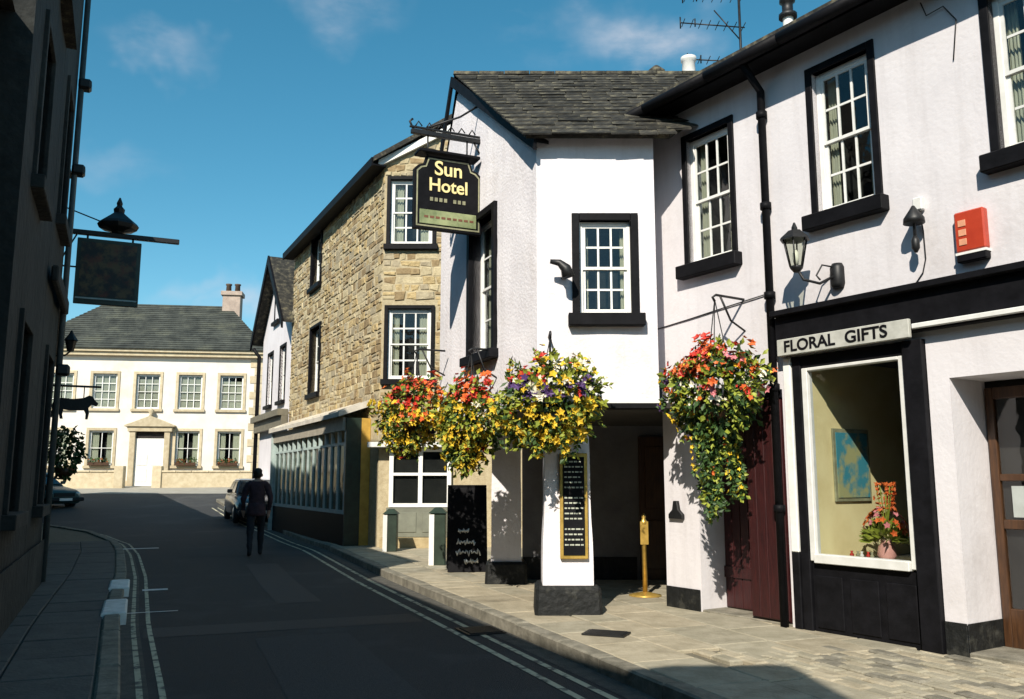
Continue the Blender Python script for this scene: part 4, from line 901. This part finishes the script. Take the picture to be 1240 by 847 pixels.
# garden wall in front with coping, gap at the door
gwl = thing('garden_wall', 'low buff stone wall with coping in front of the cream house', 'wall', (-13.4+0.14*1.8, 46.2-0.99*1.8, 1.15), ang(FD))
for k, (a, b) in enumerate(((-12.0, -6.4), (-4.6, 2.6))):
    MB().box(a, b, -0.15, 0.15, -0.3, 0.78).build('wall_run', FTRIM, gwl, 0.01)
    x = a
    while x < b-0.05:
        l_ = min(random.uniform(0.7, 1.1), b-x); MB().box(x+0.008, x+l_-0.008, -0.2, 0.2, 0.782, 0.88).build('coping_stone', FTRIM, gwl, 0.015); x += l_
for x in (-6.4, -4.6): MB().box(x-0.22, x+0.22, -0.24, 0.24, -0.3, 1.1).build('gate_pier', FTRIM, gwl, 0.02)

# ------------------------------------------------------------------ shaded buildings on the left
GD = (-0.41, 0.912); GA = ang(GD)
lt = thing('left_townhouse', 'nearest dark stone building in shade along the left edge', 'building', (-5.2, 9.3, 0.0), GA)
DARKFRAME = mat('dark_frame_paint', (0.07, 0.07, 0.065), None, 0.6, 6)  # dark tone for the window frames on this side
def leftblock(root, x0, x1, h, wins, depth, seed, ridge=1.9):
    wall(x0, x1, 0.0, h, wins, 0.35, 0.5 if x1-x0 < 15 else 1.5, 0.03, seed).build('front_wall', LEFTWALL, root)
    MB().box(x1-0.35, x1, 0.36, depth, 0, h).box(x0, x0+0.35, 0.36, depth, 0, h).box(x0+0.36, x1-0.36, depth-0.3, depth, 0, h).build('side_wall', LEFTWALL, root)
    for q_ in wins: sash(root, *q_, 0.22, 2, 4, DARKFRAME, LEFTWALL, 0.1, 0.14, LEFTWALL, 0.6, 0, proud=0.04)
    MB().frus([(x0-0.05,-0.12,h+0.01),(x1+0.05,-0.12,h+0.01),(x1+0.05,depth+0.1,h+0.01),(x0-0.05,depth+0.1,h+0.01)], [(x0-0.05,depth/2-0.1,h+ridge),(x1+0.05,depth/2-0.1,h+ridge),(x1+0.05,depth/2+0.1,h+ridge),(x0-0.05,depth/2+0.1,h+ridge)]).build('roof', SLATE, root)
    MB().box(x0, x1, -0.05, -0.035, 0.0, 0.7).build('plinth', LEFTWALL, root)
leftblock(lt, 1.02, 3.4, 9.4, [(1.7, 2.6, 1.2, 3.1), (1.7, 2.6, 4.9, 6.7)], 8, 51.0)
lt5 = thing('left_townhouse_lowered_front', 'dark front piece of the left townhouse, lowered to let sun past, cut by the frame', 'building', (-5.2, 9.3, 0.0), GA)
leftblock(lt5, -2.3, 1.0, 6.9, [(-1.4, -0.5, 1.2, 3.0), (-1.4, -0.5, 4.4, 6.0)], 8, 57.0, 1.2)  # split off the townhouse and kept low so sun passes over
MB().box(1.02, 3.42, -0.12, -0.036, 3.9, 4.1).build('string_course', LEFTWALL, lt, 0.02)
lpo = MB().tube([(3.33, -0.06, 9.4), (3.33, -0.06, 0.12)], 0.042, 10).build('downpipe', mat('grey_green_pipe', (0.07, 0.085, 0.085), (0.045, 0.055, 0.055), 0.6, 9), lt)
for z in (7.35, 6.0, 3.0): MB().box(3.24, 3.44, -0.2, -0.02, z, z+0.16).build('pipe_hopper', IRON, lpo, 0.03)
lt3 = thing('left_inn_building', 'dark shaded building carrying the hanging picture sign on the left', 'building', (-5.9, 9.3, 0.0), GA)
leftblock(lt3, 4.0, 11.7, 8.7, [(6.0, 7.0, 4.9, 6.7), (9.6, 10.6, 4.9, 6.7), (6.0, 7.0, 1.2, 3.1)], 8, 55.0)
lt2 = thing('left_unseen_row', 'unseen low row on the left beside the viewer, its height set to shade the road', 'building', (-5.5, 9.3, 0.0), GA)
leftblock(lt2, -40, -2.4, 5.6, [(-8.5, -7.3, 1.0, 2.3), (-8.5, -7.3, 3.2, 4.4)], 9, 61.0, 2.6)  # out of view; height set so its shade ends at the right kerb
MB().prism([(-13.4,4.5),(-10.8,4.5),(-10.8,6.2),(-12.1,7.2),(-13.4,6.2)], -0.02, 3.0).build('unseen_shadow_gable', LEFTWALL, lt2)  # added out of view to throw the hump of shade on the pavement
lt4 = thing('unseen_shade_building', 'unseen low building added on the left to shade the far road', 'building', (-11.3, 21.1, 0.0), ang((-0.47, 0.883)))
leftblock(lt4, 0.0, 14.8, 6.0, [(2, 3, 1.4, 3)], 7, 65.0, 1.8)  # added out of view to keep the far road in shade

def on_left(t, out, z): return (-5.9 + GD[0]*t + GD[1]*out, 9.3 + GD[1]*t - GD[0]*out, z)
# hanging sign with lantern, at right angles to the left wall
ls = thing('pub_sign', 'dark picture sign hanging from a beam topped by a lantern at left', 'sign', on_left(8.35, 0.0, 5.05), GA + R(-90))
MB().box(-0.02, 2.45, -0.05, 0.05, 1.43, 1.53).build('beam', IRON, ls, 0.01)
MB().box(0.52, 1.72, -0.045, 0.045, 0.0, 1.36).build('board', GREENP, ls, 0.01)
pm = mat('murky_painting', (0.11, 0.075, 0.035), (0.02, 0.02, 0.018), 0.6, 4.5, dirt=(0.16, 0.035, 0.02), dscale=3.0, lo=0.45, hi=0.6)
MB().box(0.60, 1.64, -0.054, -0.046, 0.16, 1.28).build('picture', pm, ls)
MB().box(0.55, 1.69, -0.06, -0.046, 0.1, 0.13).build('pale_line', PALEPIPE, ls)
for pts_, rr_ in (([(0.7,0,1.36),(0.7,0,1.43)], 0.02), ([(1.55,0,1.36),(1.55,0,1.43)], 0.02), ([(0.0,0,0.75),(0.52,0,0.75)], 0.018), ([(0.0,0,2.05),(0.95,0,1.74)], 0.014), ([(0.0,0,0.2),(0.3,0,1.0),(0.5,0,1.43)], 0.016)):
    MB().tube(pts_, rr_, 6).build('hanger', IRON, ls)
lf = MB().lathe([(0.1,1.532),(0.12,1.56),(0.36,1.62),(0.40,1.70),(0.36,1.76),(0.16,1.92),(0.1,1.97),(0.11,2.05),(0.05,2.12),(0.06,2.18),(0.015,2.3)], (1.25,0,0), 8, smooth=False)
lf.build('lantern', IRON, ls)
# black animal silhouette sign
an = thing('animal_sign', 'black animal silhouette sign hanging from left wall before the cream house', 'sign', on_left(10.9, 0.0, 2.9), GA + R(-90))
an_poly = [(0.12,0.28),(0.16,0.40),(0.30,0.45),(0.55,0.43),(0.75,0.46),(0.86,0.52),(0.93,0.50),(0.98,0.42),(1.06,0.34),(1.02,0.28),(0.92,0.31),(0.86,0.24),(0.88,0.12),(0.86,-0.02),(0.81,-0.02),(0.81,0.10),(0.77,0.18),(0.48,0.17),(0.36,0.19),(0.34,0.08),(0.36,-0.02),(0.30,-0.02),(0.27,0.10),(0.21,0.20),(0.17,0.1),(0.14,0.0),(0.10,0.02),(0.13,0.16)]
bm = bmesh.new(); vv = [bm.verts.new((x, -0.03, z)) for x, z in an_poly]; f_ = bm.faces.new(vv); r_ = bmesh.ops.extrude_face_region(bm, geom=[f_])
bmesh.ops.translate(bm, verts=[e for e in r_['geom'] if isinstance(e, bmesh.types.BMVert)], vec=(0, 0.06, 0)); bmesh.ops.recalc_face_normals(bm, faces=bm.faces)
bmesh.ops.triangulate(bm, faces=bm.faces)
me = bpy.data.meshes.new('silhouette'); bm.to_mesh(me); bm.free(); me.materials.append(IRON); put('silhouette', me, an)
MB().tube([(0,0,0.72),(1.1,0,0.72)], 0.025, 6).tube([(0.3,0,0.72),(0.3,0,0.44)], 0.012, 5).tube([(0.75,0,0.72),(0.75,0,0.45)], 0.012, 5).build('bracket', IRON, an)
# bracket lamp higher up on the left wall
bl = thing('left_wall_lamp', 'small dark bracket lamp on the left wall above the animal sign', 'lamp', on_left(11.0, 0.0, 4.3), GA + R(-90))
MB().tube([(0,0,0.0),(0.3,0,0.02),(0.4,0,0.12)], 0.02, 6).build('arm', IRON, bl)
MB().lathe([(0.07,0.12),(0.12,0.35),(0.15,0.37),(0.05,0.52),(0.02,0.6)], (0.4,0,0), 6, smooth=False).build('lamp_head', IRON, bl)

# ------------------------------------------------------------------ plants
def foliage_ball(leafs, c, rx, ry, rz, n, size, flat=0.0):
    for i in range(n):
        d = rdir(); rr = random.uniform(0.55, 1.05) ** 0.7
        rr *= 1 + 0.42*fbm((d.x*1.9+c[0], d.y*1.9+c[1], d.z*1.9+c[2]))
        p = Vector((c[0]+d.x*rx*rr, c[1]+d.y*ry*rr, c[2]+d.z*rz*rr))
        leaf(random.choice(leafs), p, d + rdir()*0.9 + Vector((0,0,-0.35)), d + rdir()*0.4, size*random.uniform(0.7, 1.4), size*random.uniform(0.25, 0.42))
def basket(label, loc, rz, wall_off, spec, group='hanging flower baskets'):
    """spec: dict rx, rz, zones [(zlo,zhi,{colour:weight})], trail list"""
    b = thing('hanging_basket', label, 'hanging basket', loc, rz, group)
    rx, rzz = spec['rx'], spec['rz']; bz = spec.get('bowl', -0.12)
    MB().lathe([(0.03,bz-0.24),(0.13,bz-0.2),(0.2,bz-0.1),(0.23,bz),(0.2,bz)], n=16).build('bowl', BROWN, b)
    h = spec['hook']
    MB().tube([(0,0,h),(0.16,0.1,bz)], 0.006, 5).tube([(0,0,h),(-0.16,0.1,bz)], 0.006, 5).tube([(0,0,h),(0,-0.2,bz)], 0.006, 5).build('chain', IRON, b)
    MB().tube([(0,wall_off,h+0.05),(0,0.02,h+0.05),(0,-0.03,h+0.02),(0,0,h-0.02)], 0.014, 6).tube([(0,wall_off,h-0.3),(0,wall_off*0.5,h-0.2),(0,0.08,h+0.05)], 0.012, 6).build('bracket', IRON, b)
    L0, L1 = MB(), MB(); F = {k: MB() for k in FLOWERS}
    foliage_ball([L0, L0, L0, L1] if spec.get('dark') else [L0, L1], (0, 0, 0), rx*0.95, rx*0.75, rzz*0.9, spec['n'], 0.085)
    for q in range(34):     # loose sprigs sticking out of the mass
        d = rdir(); d.y = -abs(d.y)*0.7; p0 = Vector((d.x*rx*0.8, d.y*rx*0.6, d.z*rzz*0.8)); ln0 = random.uniform(0.12, 0.26)
        for i in range(7):
            p = p0 + d*ln0*i/6 + Vector((0, 0, -0.05*(i/6)**2))
            for r_ in range(2): leaf(random.choice((L0, L1, L1)), p, d+rdir()*0.9, rdir(), random.uniform(0.04, 0.075), 0.018)
    for (zl, zh, xl_, xh_, wts, nf) in spec['zones']:
        ks = list(wts); ws = [wts[k] for k in ks]
        i = 0
        while i < nf:
            d = rdir()
            if d.y > 0.55: continue
            z = d.z
            if not (zl <= z <= zh and xl_ <= d.x <= xh_): 
                if random.random() > 0.02: continue
            rr = random.uniform(0.82, 1.08) * (1 + 0.42*fbm((d.x*1.9, d.y*1.9, d.z*1.9)))
            p = Vector((d.x*rx*rr, d.y*rx*0.8*rr, d.z*rzz*rr)); k = random.choices(ks, ws)[0]
            if k == 'leaf': leaf(L1, p, d+rdir()*0.7, d, 0.09, 0.03)
            else:
                for q in range(random.choice((1, 1, 2, 3))): rosette(F[k], p + rdir()*0.035, d + rdir()*0.6 + Vector((0,-0.3,0.25)), random.choice((0.018, 0.026, 0.034, 0.042, 0.052))*random.uniform(0.85, 1.15))
            i += 1
    for (x, y, z0, ln_, kk) in spec['trails']:
        n_ = int(ln_/0.022); px, py = x, y
        for i in range(n_):
            px += random.uniform(-0.012, 0.012); py += random.uniform(-0.012, 0.012); z = z0-i*0.022
            for q in range(2): leaf(random.choice((L0, L0, L0, L1) if spec.get('dark') else (L0, L1)), (px, py, z), rdir()+Vector((0,0,-0.6)), rdir(), 0.07, 0.022)
            if kk and random.random() < 0.3: rosette(F[kk], (px+random.uniform(-.03,.03), py-0.03, z), rdir()+Vector((0,-1,0)), 0.026)
    tag(L0.build('dark_foliage', LEAF[0], b), kind='stuff'); tag(L1.build('bright_foliage', LEAF[1], b), kind='stuff')
    for k, m_ in F.items():
        if m_.f: tag(m_.build(k+'_flowers', FLOWERS[k], b), kind='stuff')
    return b
U = random.uniform
basket('hanging basket with orange-red crown on yellow blooms, farthest left of the four', (-1.33, 11.95, 2.42), CA, 0.42,
       dict(rx=0.60, rz=0.48, n=900, hook=0.85, zones=[(0.25, 1, -1, 1, dict(red=5, orange=5, leaf=1), 210), (-0.3, 0.3, -1, 1, dict(yellow=4, orange=1, leaf=2), 170), (-1, -0.2, -1, 1, dict(yellow=6, purple=0.4, leaf=3), 240)],
            trails=[(U(-.4,.4), U(-.3,.2), -0.25, U(0.1,0.3), 'yellow') for _ in range(10)]))
basket('hanging basket with red top and yellow trailing flowers, second from the left', (-0.50, 10.45, 2.2), CA, 0.35,
       dict(rx=0.42, rz=0.54, n=800, hook=0.85, zones=[(0.45, 1, -1, 1, dict(red=5, orange=4, leaf=1), 170), (-0.1, 0.5, -1, 1, dict(yellow=4, leaf=2, white=0.3), 170), (-1, -0.1, -1, 1, dict(yellow=6, leaf=3), 260)],
            trails=[(U(-.24,.24), U(-.25,.15), -0.35, U(0.1,0.3), 'yellow') for _ in range(10)]))
basket('wide hanging basket of yellow, white and purple flowers over the menu pillar', (0.41, 9.12, 2.33), 0.0, 0.38,
       dict(rx=0.54, rz=0.46, n=1000, hook=0.7, zones=[(0.45, 1, -1, -0.1, dict(red=3, leaf=1, orange=1), 60), (0.4, 1, -0.3, 1, dict(yellow=3, white=2, leaf=2), 130), (0.0, 0.4, -0.6, 0.7, dict(purple=3, white=1, yellow=1, leaf=2), 80), (-1, 0.05, -1, 1, dict(yellow=6, leaf=4), 360)],
            trails=[(U(-.3,.4), U(-.35,.2), -0.3, U(0.1,0.35), 'yellow') for _ in range(12)]))
basket('largest hanging basket, orange-red crown and long green trails before the red door', on_shop(0.50, 0.44, 2.42), SA, 0.46,
       dict(dark=1, rx=0.52, rz=0.46, n=1150, hook=0.95, zones=[(0.35, 1, -1, 0.3, dict(red=4, orange=7, leaf=0.7), 260), (0.3, 1, 0.1, 1, dict(orange=3, yellow=1, pink=1, leaf=3), 90), (-0.3, 0.35, -1, -0.35, dict(purple=4, orange=1, leaf=2), 80), (-0.4, 0.3, -0.3, 1, dict(leaf=5, white=1, pink=0.5), 110), (-1, -0.1, -1, -0.3, dict(yellow=5, leaf=2), 90)],
            trails=[(U(-.16,.12), U(-.25,.2), -0.25, U(0.45,1.1), random.choice((None, None, 'orange', 'yellow'))) for _ in range(22)]))
# shrub by the left wall
sh = thing('wall_plant', 'dark leafy plant in a bracketed wall basket on the left wall end', 'plant', on_left(11.3, 0.45, 1.55), GA + R(-90))
MB().lathe([(0.04,0),(0.16,0.08),(0.24,0.24),(0.22,0.24)], n=14).build('basket', BROWN, sh)
MB().tube([(-0.45,0,0.1),(-0.2,0,0.02),(0,0,0.0)], 0.018, 6).build('bracket', IRON, sh)
s0 = MB(); foliage_ball([s0], (0, 0, 0.6), 0.34, 0.34, 0.5, 700, 0.11); tag(s0.build('foliage', LEAF[0], sh), kind='stuff')

# ------------------------------------------------------------------ pavement things
ab_ = thing('sandwich_board', 'black A-board with white chalk scrawl on the pavement beside the pub', 'sandwich board', (-0.72, 14.1, 0.105), R(6))
for sgn in (-1, 1):
    pm_ = MB().frus([(-0.31, sgn*0.28-0.015, 0.0), (0.31, sgn*0.28-0.015, 0.0), (0.31, sgn*0.28+0.015, 0.0), (-0.31, sgn*0.28+0.015, 0.0)], [(-0.31, sgn*0.02-0.015, 1.3), (0.31, sgn*0.02-0.015, 1.3), (0.31, sgn*0.02+0.015, 1.3), (-0.31, sgn*0.02+0.015, 1.3)])
    pb = pm_.build('panel', BLACK, ab_, 0.004)
    if sgn < 0:
        ck = MB(); fy = lambda z: -0.28-0.018+0.26*z/1.3
        for z, a_, b_, am in ((0.62, -0.14, 0.02, 0.04), (0.45, -0.17, 0.12, 0.055), (0.30, -0.18, 0.2, 0.06), (0.16, -0.05, 0.16, 0.05)):
            pts = []; n_ = 22
            for i in range(n_):
                x = a_+(b_-a_)*i/(n_-1); zz = z+am*math.sin(i*1.9+z*9)*(0.6+0.4*math.sin(i*0.7)); pts.append((x, fy(zz), zz))
            ck.tube(pts, 0.012, 5)
        ck.build('chalk_scrawl', WPAINT_SUN, pb)
MB().box(-0.31, 0.31, -0.04, 0.04, 1.3, 1.335).build('top_rail', BLACK, ab_, 0.005)
def gatepost(label, loc, hgt, rz):
    g = thing('square_post', label, 'post', loc, rz, 'square posts by the stone house')
    MB().box(-0.13, 0.13, -0.13, 0.13, 0.0, hgt).build('shaft', GREENP, g, 0.01)
    MB().box(-0.145, -0.132, -0.135, 0.0, 0.0, hgt-0.02).box(-0.145, -0.06, -0.145, -0.132, 0.0, hgt-0.02).build('pale_edge_strip', PAINTW, g)
    MB().frus([(-0.16,-0.16,hgt),(0.16,-0.16,hgt),(0.16,0.16,hgt),(-0.16,0.16,hgt)], [(-0.05,-0.05,hgt+0.1),(0.05,-0.05,hgt+0.1),(0.05,0.05,hgt+0.1),(-0.05,0.05,hgt+0.1)]).build('cap', GREENP, g)
gatepost('dark green square post with pale edge next to the sandwich board', (-1.25, 15.0, 0.105), 0.86, R(0))
gatepost('dark green square post with pale edge nearest the ochre shopfront corner', (-2.45, 17.9, 0.105), 0.74, R(0))

# ------------------------------------------------------------------ cars
def car(label, loc, rz, paint, roofpaint):
    c = thing('parked_car', label, 'car', loc, rz, 'parked cars')
    st = [(0.0,0.32,0.58,0.60),(0.06,0.24,0.66,0.74),(0.3,0.2,0.74,0.80),(1.15,0.2,0.87,0.84),(1.5,0.2,0.92,0.85),(3.2,0.2,0.95,0.85),(3.75,0.22,0.92,0.82),(4.0,0.26,0.84,0.77),(4.06,0.34,0.7,0.7)]
    mb = MB(); n = 10; vs_ = []
    for x, zb, zt, hw in st:
        pr = [(0,zb),(hw*0.9,zb),(hw,zb+0.14),(hw,zt-0.22),(hw*0.93,zt-0.05),(hw*0.8,zt)]
        ring = [(x, -a, z) for a, z in pr[1:]] + [(x, 0, zt+0.02)] + [(x, a, z) for a, z in reversed(pr[1:])]
        vs_ += ring
    m = len(vs_)//len(st)
    mb.add(vs_, [(i*m+k, i*m+(k+1)%m, (i+1)*m+(k+1)%m, (i+1)*m+k) for i in range(len(st)-1) for k in range(m)], True)
    mb.f.append(tuple(range(m-1,-1,-1))); mb.f.append(tuple((len(st)-1)*m+k for k in range(m)))
    mb.f = [tuple(reversed(f)) for f in mb.f]
    mb.build('body', paint, c)
    b = [(1.2,0.74,0.90),(3.85,0.72,0.92)]; t = [(1.95,0.58,1.38),(3.35,0.57,1.37)]
    g = MB().frus([(1.2,-0.74,0.88),(3.85,-0.72,0.9),(3.85,0.72,0.9),(1.2,0.74,0.88)], [(1.95,-0.58,1.36),(3.35,-0.57,1.36),(3.35,0.57,1.36),(1.95,0.58,1.36)])
    g.build('cabin', paint, c, 0.03)
    MB().frus([(1.9,-0.59,1.362),(3.4,-0.58,1.362),(3.4,0.58,1.362),(1.9,0.59,1.362)], [(2.05,-0.5,1.41),(3.25,-0.5,1.41),(3.25,0.5,1.41),(2.05,0.5,1.41)]).build('roof', roofpaint, c, 0.015)
    gl = mat('car_glass', (0.03, 0.04, 0.045), None, 0.08, 2, spec=0.8)
    def pan(A, B, C, D_, off, name):
        A, B, C, D_ = map(Vector, (A, B, C, D_)); nn = (B-A).cross(D_-A).normalized()*off
        MB().frus([A, B, C, D_], [A+nn, B+nn, C+nn, D_+nn]).build(name, gl, c)
    pan((1.27,0.64,0.94),(1.27,-0.64,0.94),(1.9,-0.53,1.32),(1.9,0.53,1.32), 0.022, 'windscreen')
    for s_ in (-1, 1):
        for x0, x1, y0, y1 in ((1.55,2.45,2.02,2.5),(2.55,3.6,2.58,3.28)):
            A, B, C, D_ = (x0,s_*0.735,0.95),(x1,s_*0.725,0.96),(y1,s_*0.588,1.32),(y0,s_*0.595,1.32)
            if s_ < 0: pan(A, B, C, D_, 0.016, 'side_window')
            else: pan(B, A, D_, C, 0.016, 'side_window')
        MB().lathe([(0.1,0),(0.1,0.03),(0.06,0.04)], (0,0,0), 12).build('headlight', CHROME, c, 0, (0.05, s_*0.56, 0.56), (0, R(-90), 0))
        MB().box(1.5, 1.62, s_*0.9-0.08, s_*0.9+0.08, 0.95, 1.07).build('wing_mirror', paint, c, 0.02)
        for x in (0.78, 3.3):
            wv = MB().lathe([(0.2,-0.09),(0.29,-0.08),(0.31,0),(0.29,0.08),(0.2,0.09)], n=20).build('wheel', RUBBER, c, 0, (x, s_*0.76, 0.31), (R(90), 0, 0))
            MB().lathe([(0.05,-0.105),(0.19,-0.095),(0.19,0.095),(0.05,0.105)], n=16).build('rim', CHROME, wv)
    MB().box(-0.1, 0.1, -0.78, 0.78, 0.3, 0.44).build('bumper', RUBBER, c, 0.03)
    MB().box(-0.02, 0.02, -0.42, 0.42, 0.48, 0.62).build('grille', RUBBER, c, 0.01)
    MB().box(-0.112, -0.102, -0.26, 0.26, 0.32, 0.42).build('number_plate', PAINTW, c)
    return c
DKCAR = mat('dark_car_paint', (0.03, 0.035, 0.04), (0.025, 0.03, 0.034), 0.18, 3, spec=0.7)
SILV = mat('silver_car_paint', (0.5, 0.52, 0.54), (0.46, 0.48, 0.5), 0.25, 3, metal=0.5)
car('dark car with pale roof parked half behind the walking person at right kerb', (-7.75, 27.6, zg(29.0)+0.0), R(114), DKCAR, SILV)
car('dark teal car with white roof half hidden behind the left wall', (-17.2, 33.8, zg(33.5)+0.0), R(150), TEAL, PAINTW)

# ------------------------------------------------------------------ person walking away
ps = thing('person', 'person in dark jacket and trousers walking away along the shaded road', 'person', (-5.22, 18.0, 0.005), R(20))
J = {}; EDG = []
def jv(k, co, r, par=None):
    J[k] = (len(J), co, r)
    if par: EDG.append((J[par][0], J[k][0]))
jv('pel', (0,0,0.93), (0.15,0.12)); jv('waist', (0,0.0,1.08), (0.155,0.115), 'pel'); jv('chest', (0,0.01,1.30), (0.19,0.13), 'waist'); jv('neckb', (0,0.02,1.46), (0.10,0.09), 'chest')
jv('neck', (0,0.025,1.53), (0.055,0.058), 'neckb'); jv('head', (0,0.035,1.61), (0.072,0.088), 'neck'); jv('crown', (0,0.03,1.70), (0.075,0.088), 'head')
for s_, kn in ((-1, 'l'), (1, 'r')):
    jv('hip'+kn, (s_*0.10,0,0.86), (0.105,0.11), 'pel')
    st_ = 0.16 if s_ > 0 else -0.14
    jv('knee'+kn, (s_*0.115, st_*0.75+0.03, 0.48), (0.072,0.075), 'hip'+kn); jv('ank'+kn, (s_*0.115, st_-(0.06 if s_ < 0 else 0), 0.11 if s_ < 0 else 0.09), (0.048,0.05), 'knee'+kn)
    jv('heel'+kn, (s_*0.115, st_-(0.06 if s_ < 0 else 0)-0.02, 0.05), (0.045,0.045), 'ank'+kn); jv('toe'+kn, (s_*0.125, st_+0.15, 0.035), (0.043,0.03), 'heel'+kn)
    jv('sh'+kn, (s_*0.19,0.01,1.42), (0.085,0.085), 'neckb'); jv('elb'+kn, (s_*0.265,-0.06 if s_ > 0 else 0.02,1.14), (0.06,0.06), 'sh'+kn)
    jv('wri'+kn, (s_*0.25, 0.10 if s_ < 0 else 0.03,0.91), (0.04,0.042), 'elb'+kn); jv('palm'+kn, (s_*0.245,0.13 if s_ < 0 else 0.05,0.83), (0.026,0.042), 'wri'+kn)
    px, py, pz = J['palm'+kn][1]
    for i_ in range(4):
        a_ = f'f{i_}{kn}'; yo = -0.03+0.02*i_
        jv(a_+'a', (px, py+yo, pz-0.045), (0.010,0.010), 'palm'+kn); jv(a_+'b', (px-s_*0.012, py+yo+0.006, pz-0.085-0.008*(i_ in (1,2))), (0.009,0.009), a_+'a')
    jv('th'+kn, (px-s_*0.01, py+0.05, pz-0.01), (0.011,0.011), 'palm'+kn); jv('tt'+kn, (px-s_*0.02, py+0.065, pz-0.045), (0.009,0.009), 'th'+kn)
me = bpy.data.meshes.new('body_skeleton'); me.from_pydata([v[1] for v in J.values()], EDG, [])
tmp = bpy.data.objects.new('tmp_body', me); col.objects.link(tmp)
md = tmp.modifiers.new('Skin', 'SKIN'); md.use_smooth_shade = True
for (i, co, r), sv_ in zip(J.values(), me.skin_vertices[0].data): sv_.radius = r; sv_.use_root = (i == 0)
ss = tmp.modifiers.new('Sub', 'SUBSURF'); ss.levels = 2; ss.render_levels = 2
dg = bpy.context.evaluated_depsgraph_get(); bme = bpy.data.meshes.new_from_object(tmp.evaluated_get(dg)); bpy.data.objects.remove(tmp)
bme.name = 'body'
bme.materials.clear()
for m_ in (mat('skin_tone', (0.42, 0.25, 0.18), (0.36, 0.2, 0.14), 0.6, 9), mat('dark_jacket', (0.06, 0.028, 0.036), (0.03, 0.014, 0.018), 0.9, 12, 0.006, 18), mat('dark_trousers', (0.018, 0.02, 0.026), (0.011, 0.012, 0.016), 0.9, 12, 0.006, 18), RUBBER): bme.materials.append(m_)
for p_ in bme.polygons:
    c_ = p_.center; p_.use_smooth = True
    if c_.z < 0.09: p_.material_index = 3
    elif c_.z < 0.88 and abs(c_.x) < 0.21: p_.material_index = 2
    elif c_.z > 1.50: p_.material_index = 0
    elif c_.z < 0.90 and abs(c_.x) > 0.21: p_.material_index = 0
    else: p_.material_index = 1
bme.update()
nv = [v.normal.copy() for v in bme.vertices]
for v_, nn in zip(bme.vertices, nv):
    c_ = v_.co
    if 0.12 < c_.z < 1.46: v_.co = c_ + nn*0.016*fbm((c_.x*7, c_.y*7, c_.z*11))
put('body', bme, ps)
cl_ = MB().lathe([(0.085,1.44),(0.08,1.5),(0.072,1.53),(0.06,1.53)], (0,0.02,0), 18); cl_.build('collar', MATS['dark_jacket'], ps)
hb = MB().lathe([(0.02,-0.11),(0.07,-0.08),(0.088,0.0),(0.082,0.06),(0.05,0.1),(0.01,0.112)], (0, 0.012, 1.655), 22)
hb.v = [(x*(1+0.08*fbm((x*30, y*30, z*30))), 0.012+(y-0.012)*1.12*(1+0.08*fbm((x*30, y*30, z*30))), z) for x, y, z in hb.v]; hb.build('hair', mat('dark_hair', (0.02, 0.014, 0.01), None, 0.7, 30), ps)
MB().lathe([(0.02,-0.03),(0.028,0),(0.018,0.035)], (0.078, 0.045, 1.615), 8).lathe([(0.02,-0.03),(0.028,0),(0.018,0.035)], (-0.078, 0.045, 1.615), 8).lathe([(0.016,-0.02),(0.018,0),(0.006,0.03)], (0, 0.128, 1.605), 8).build('ears_and_nose', MATS['skin_tone'], ps)
hm = MB().lathe([(0.185,0.80),(0.19,0.86),(0.178,0.98),(0.172,1.06)], (0,0,0), 20); hm.v = [(x, y*0.78, z) for x, y, z in hm.v]
hm.build('jacket_skirt', MATS['dark_jacket'], ps)
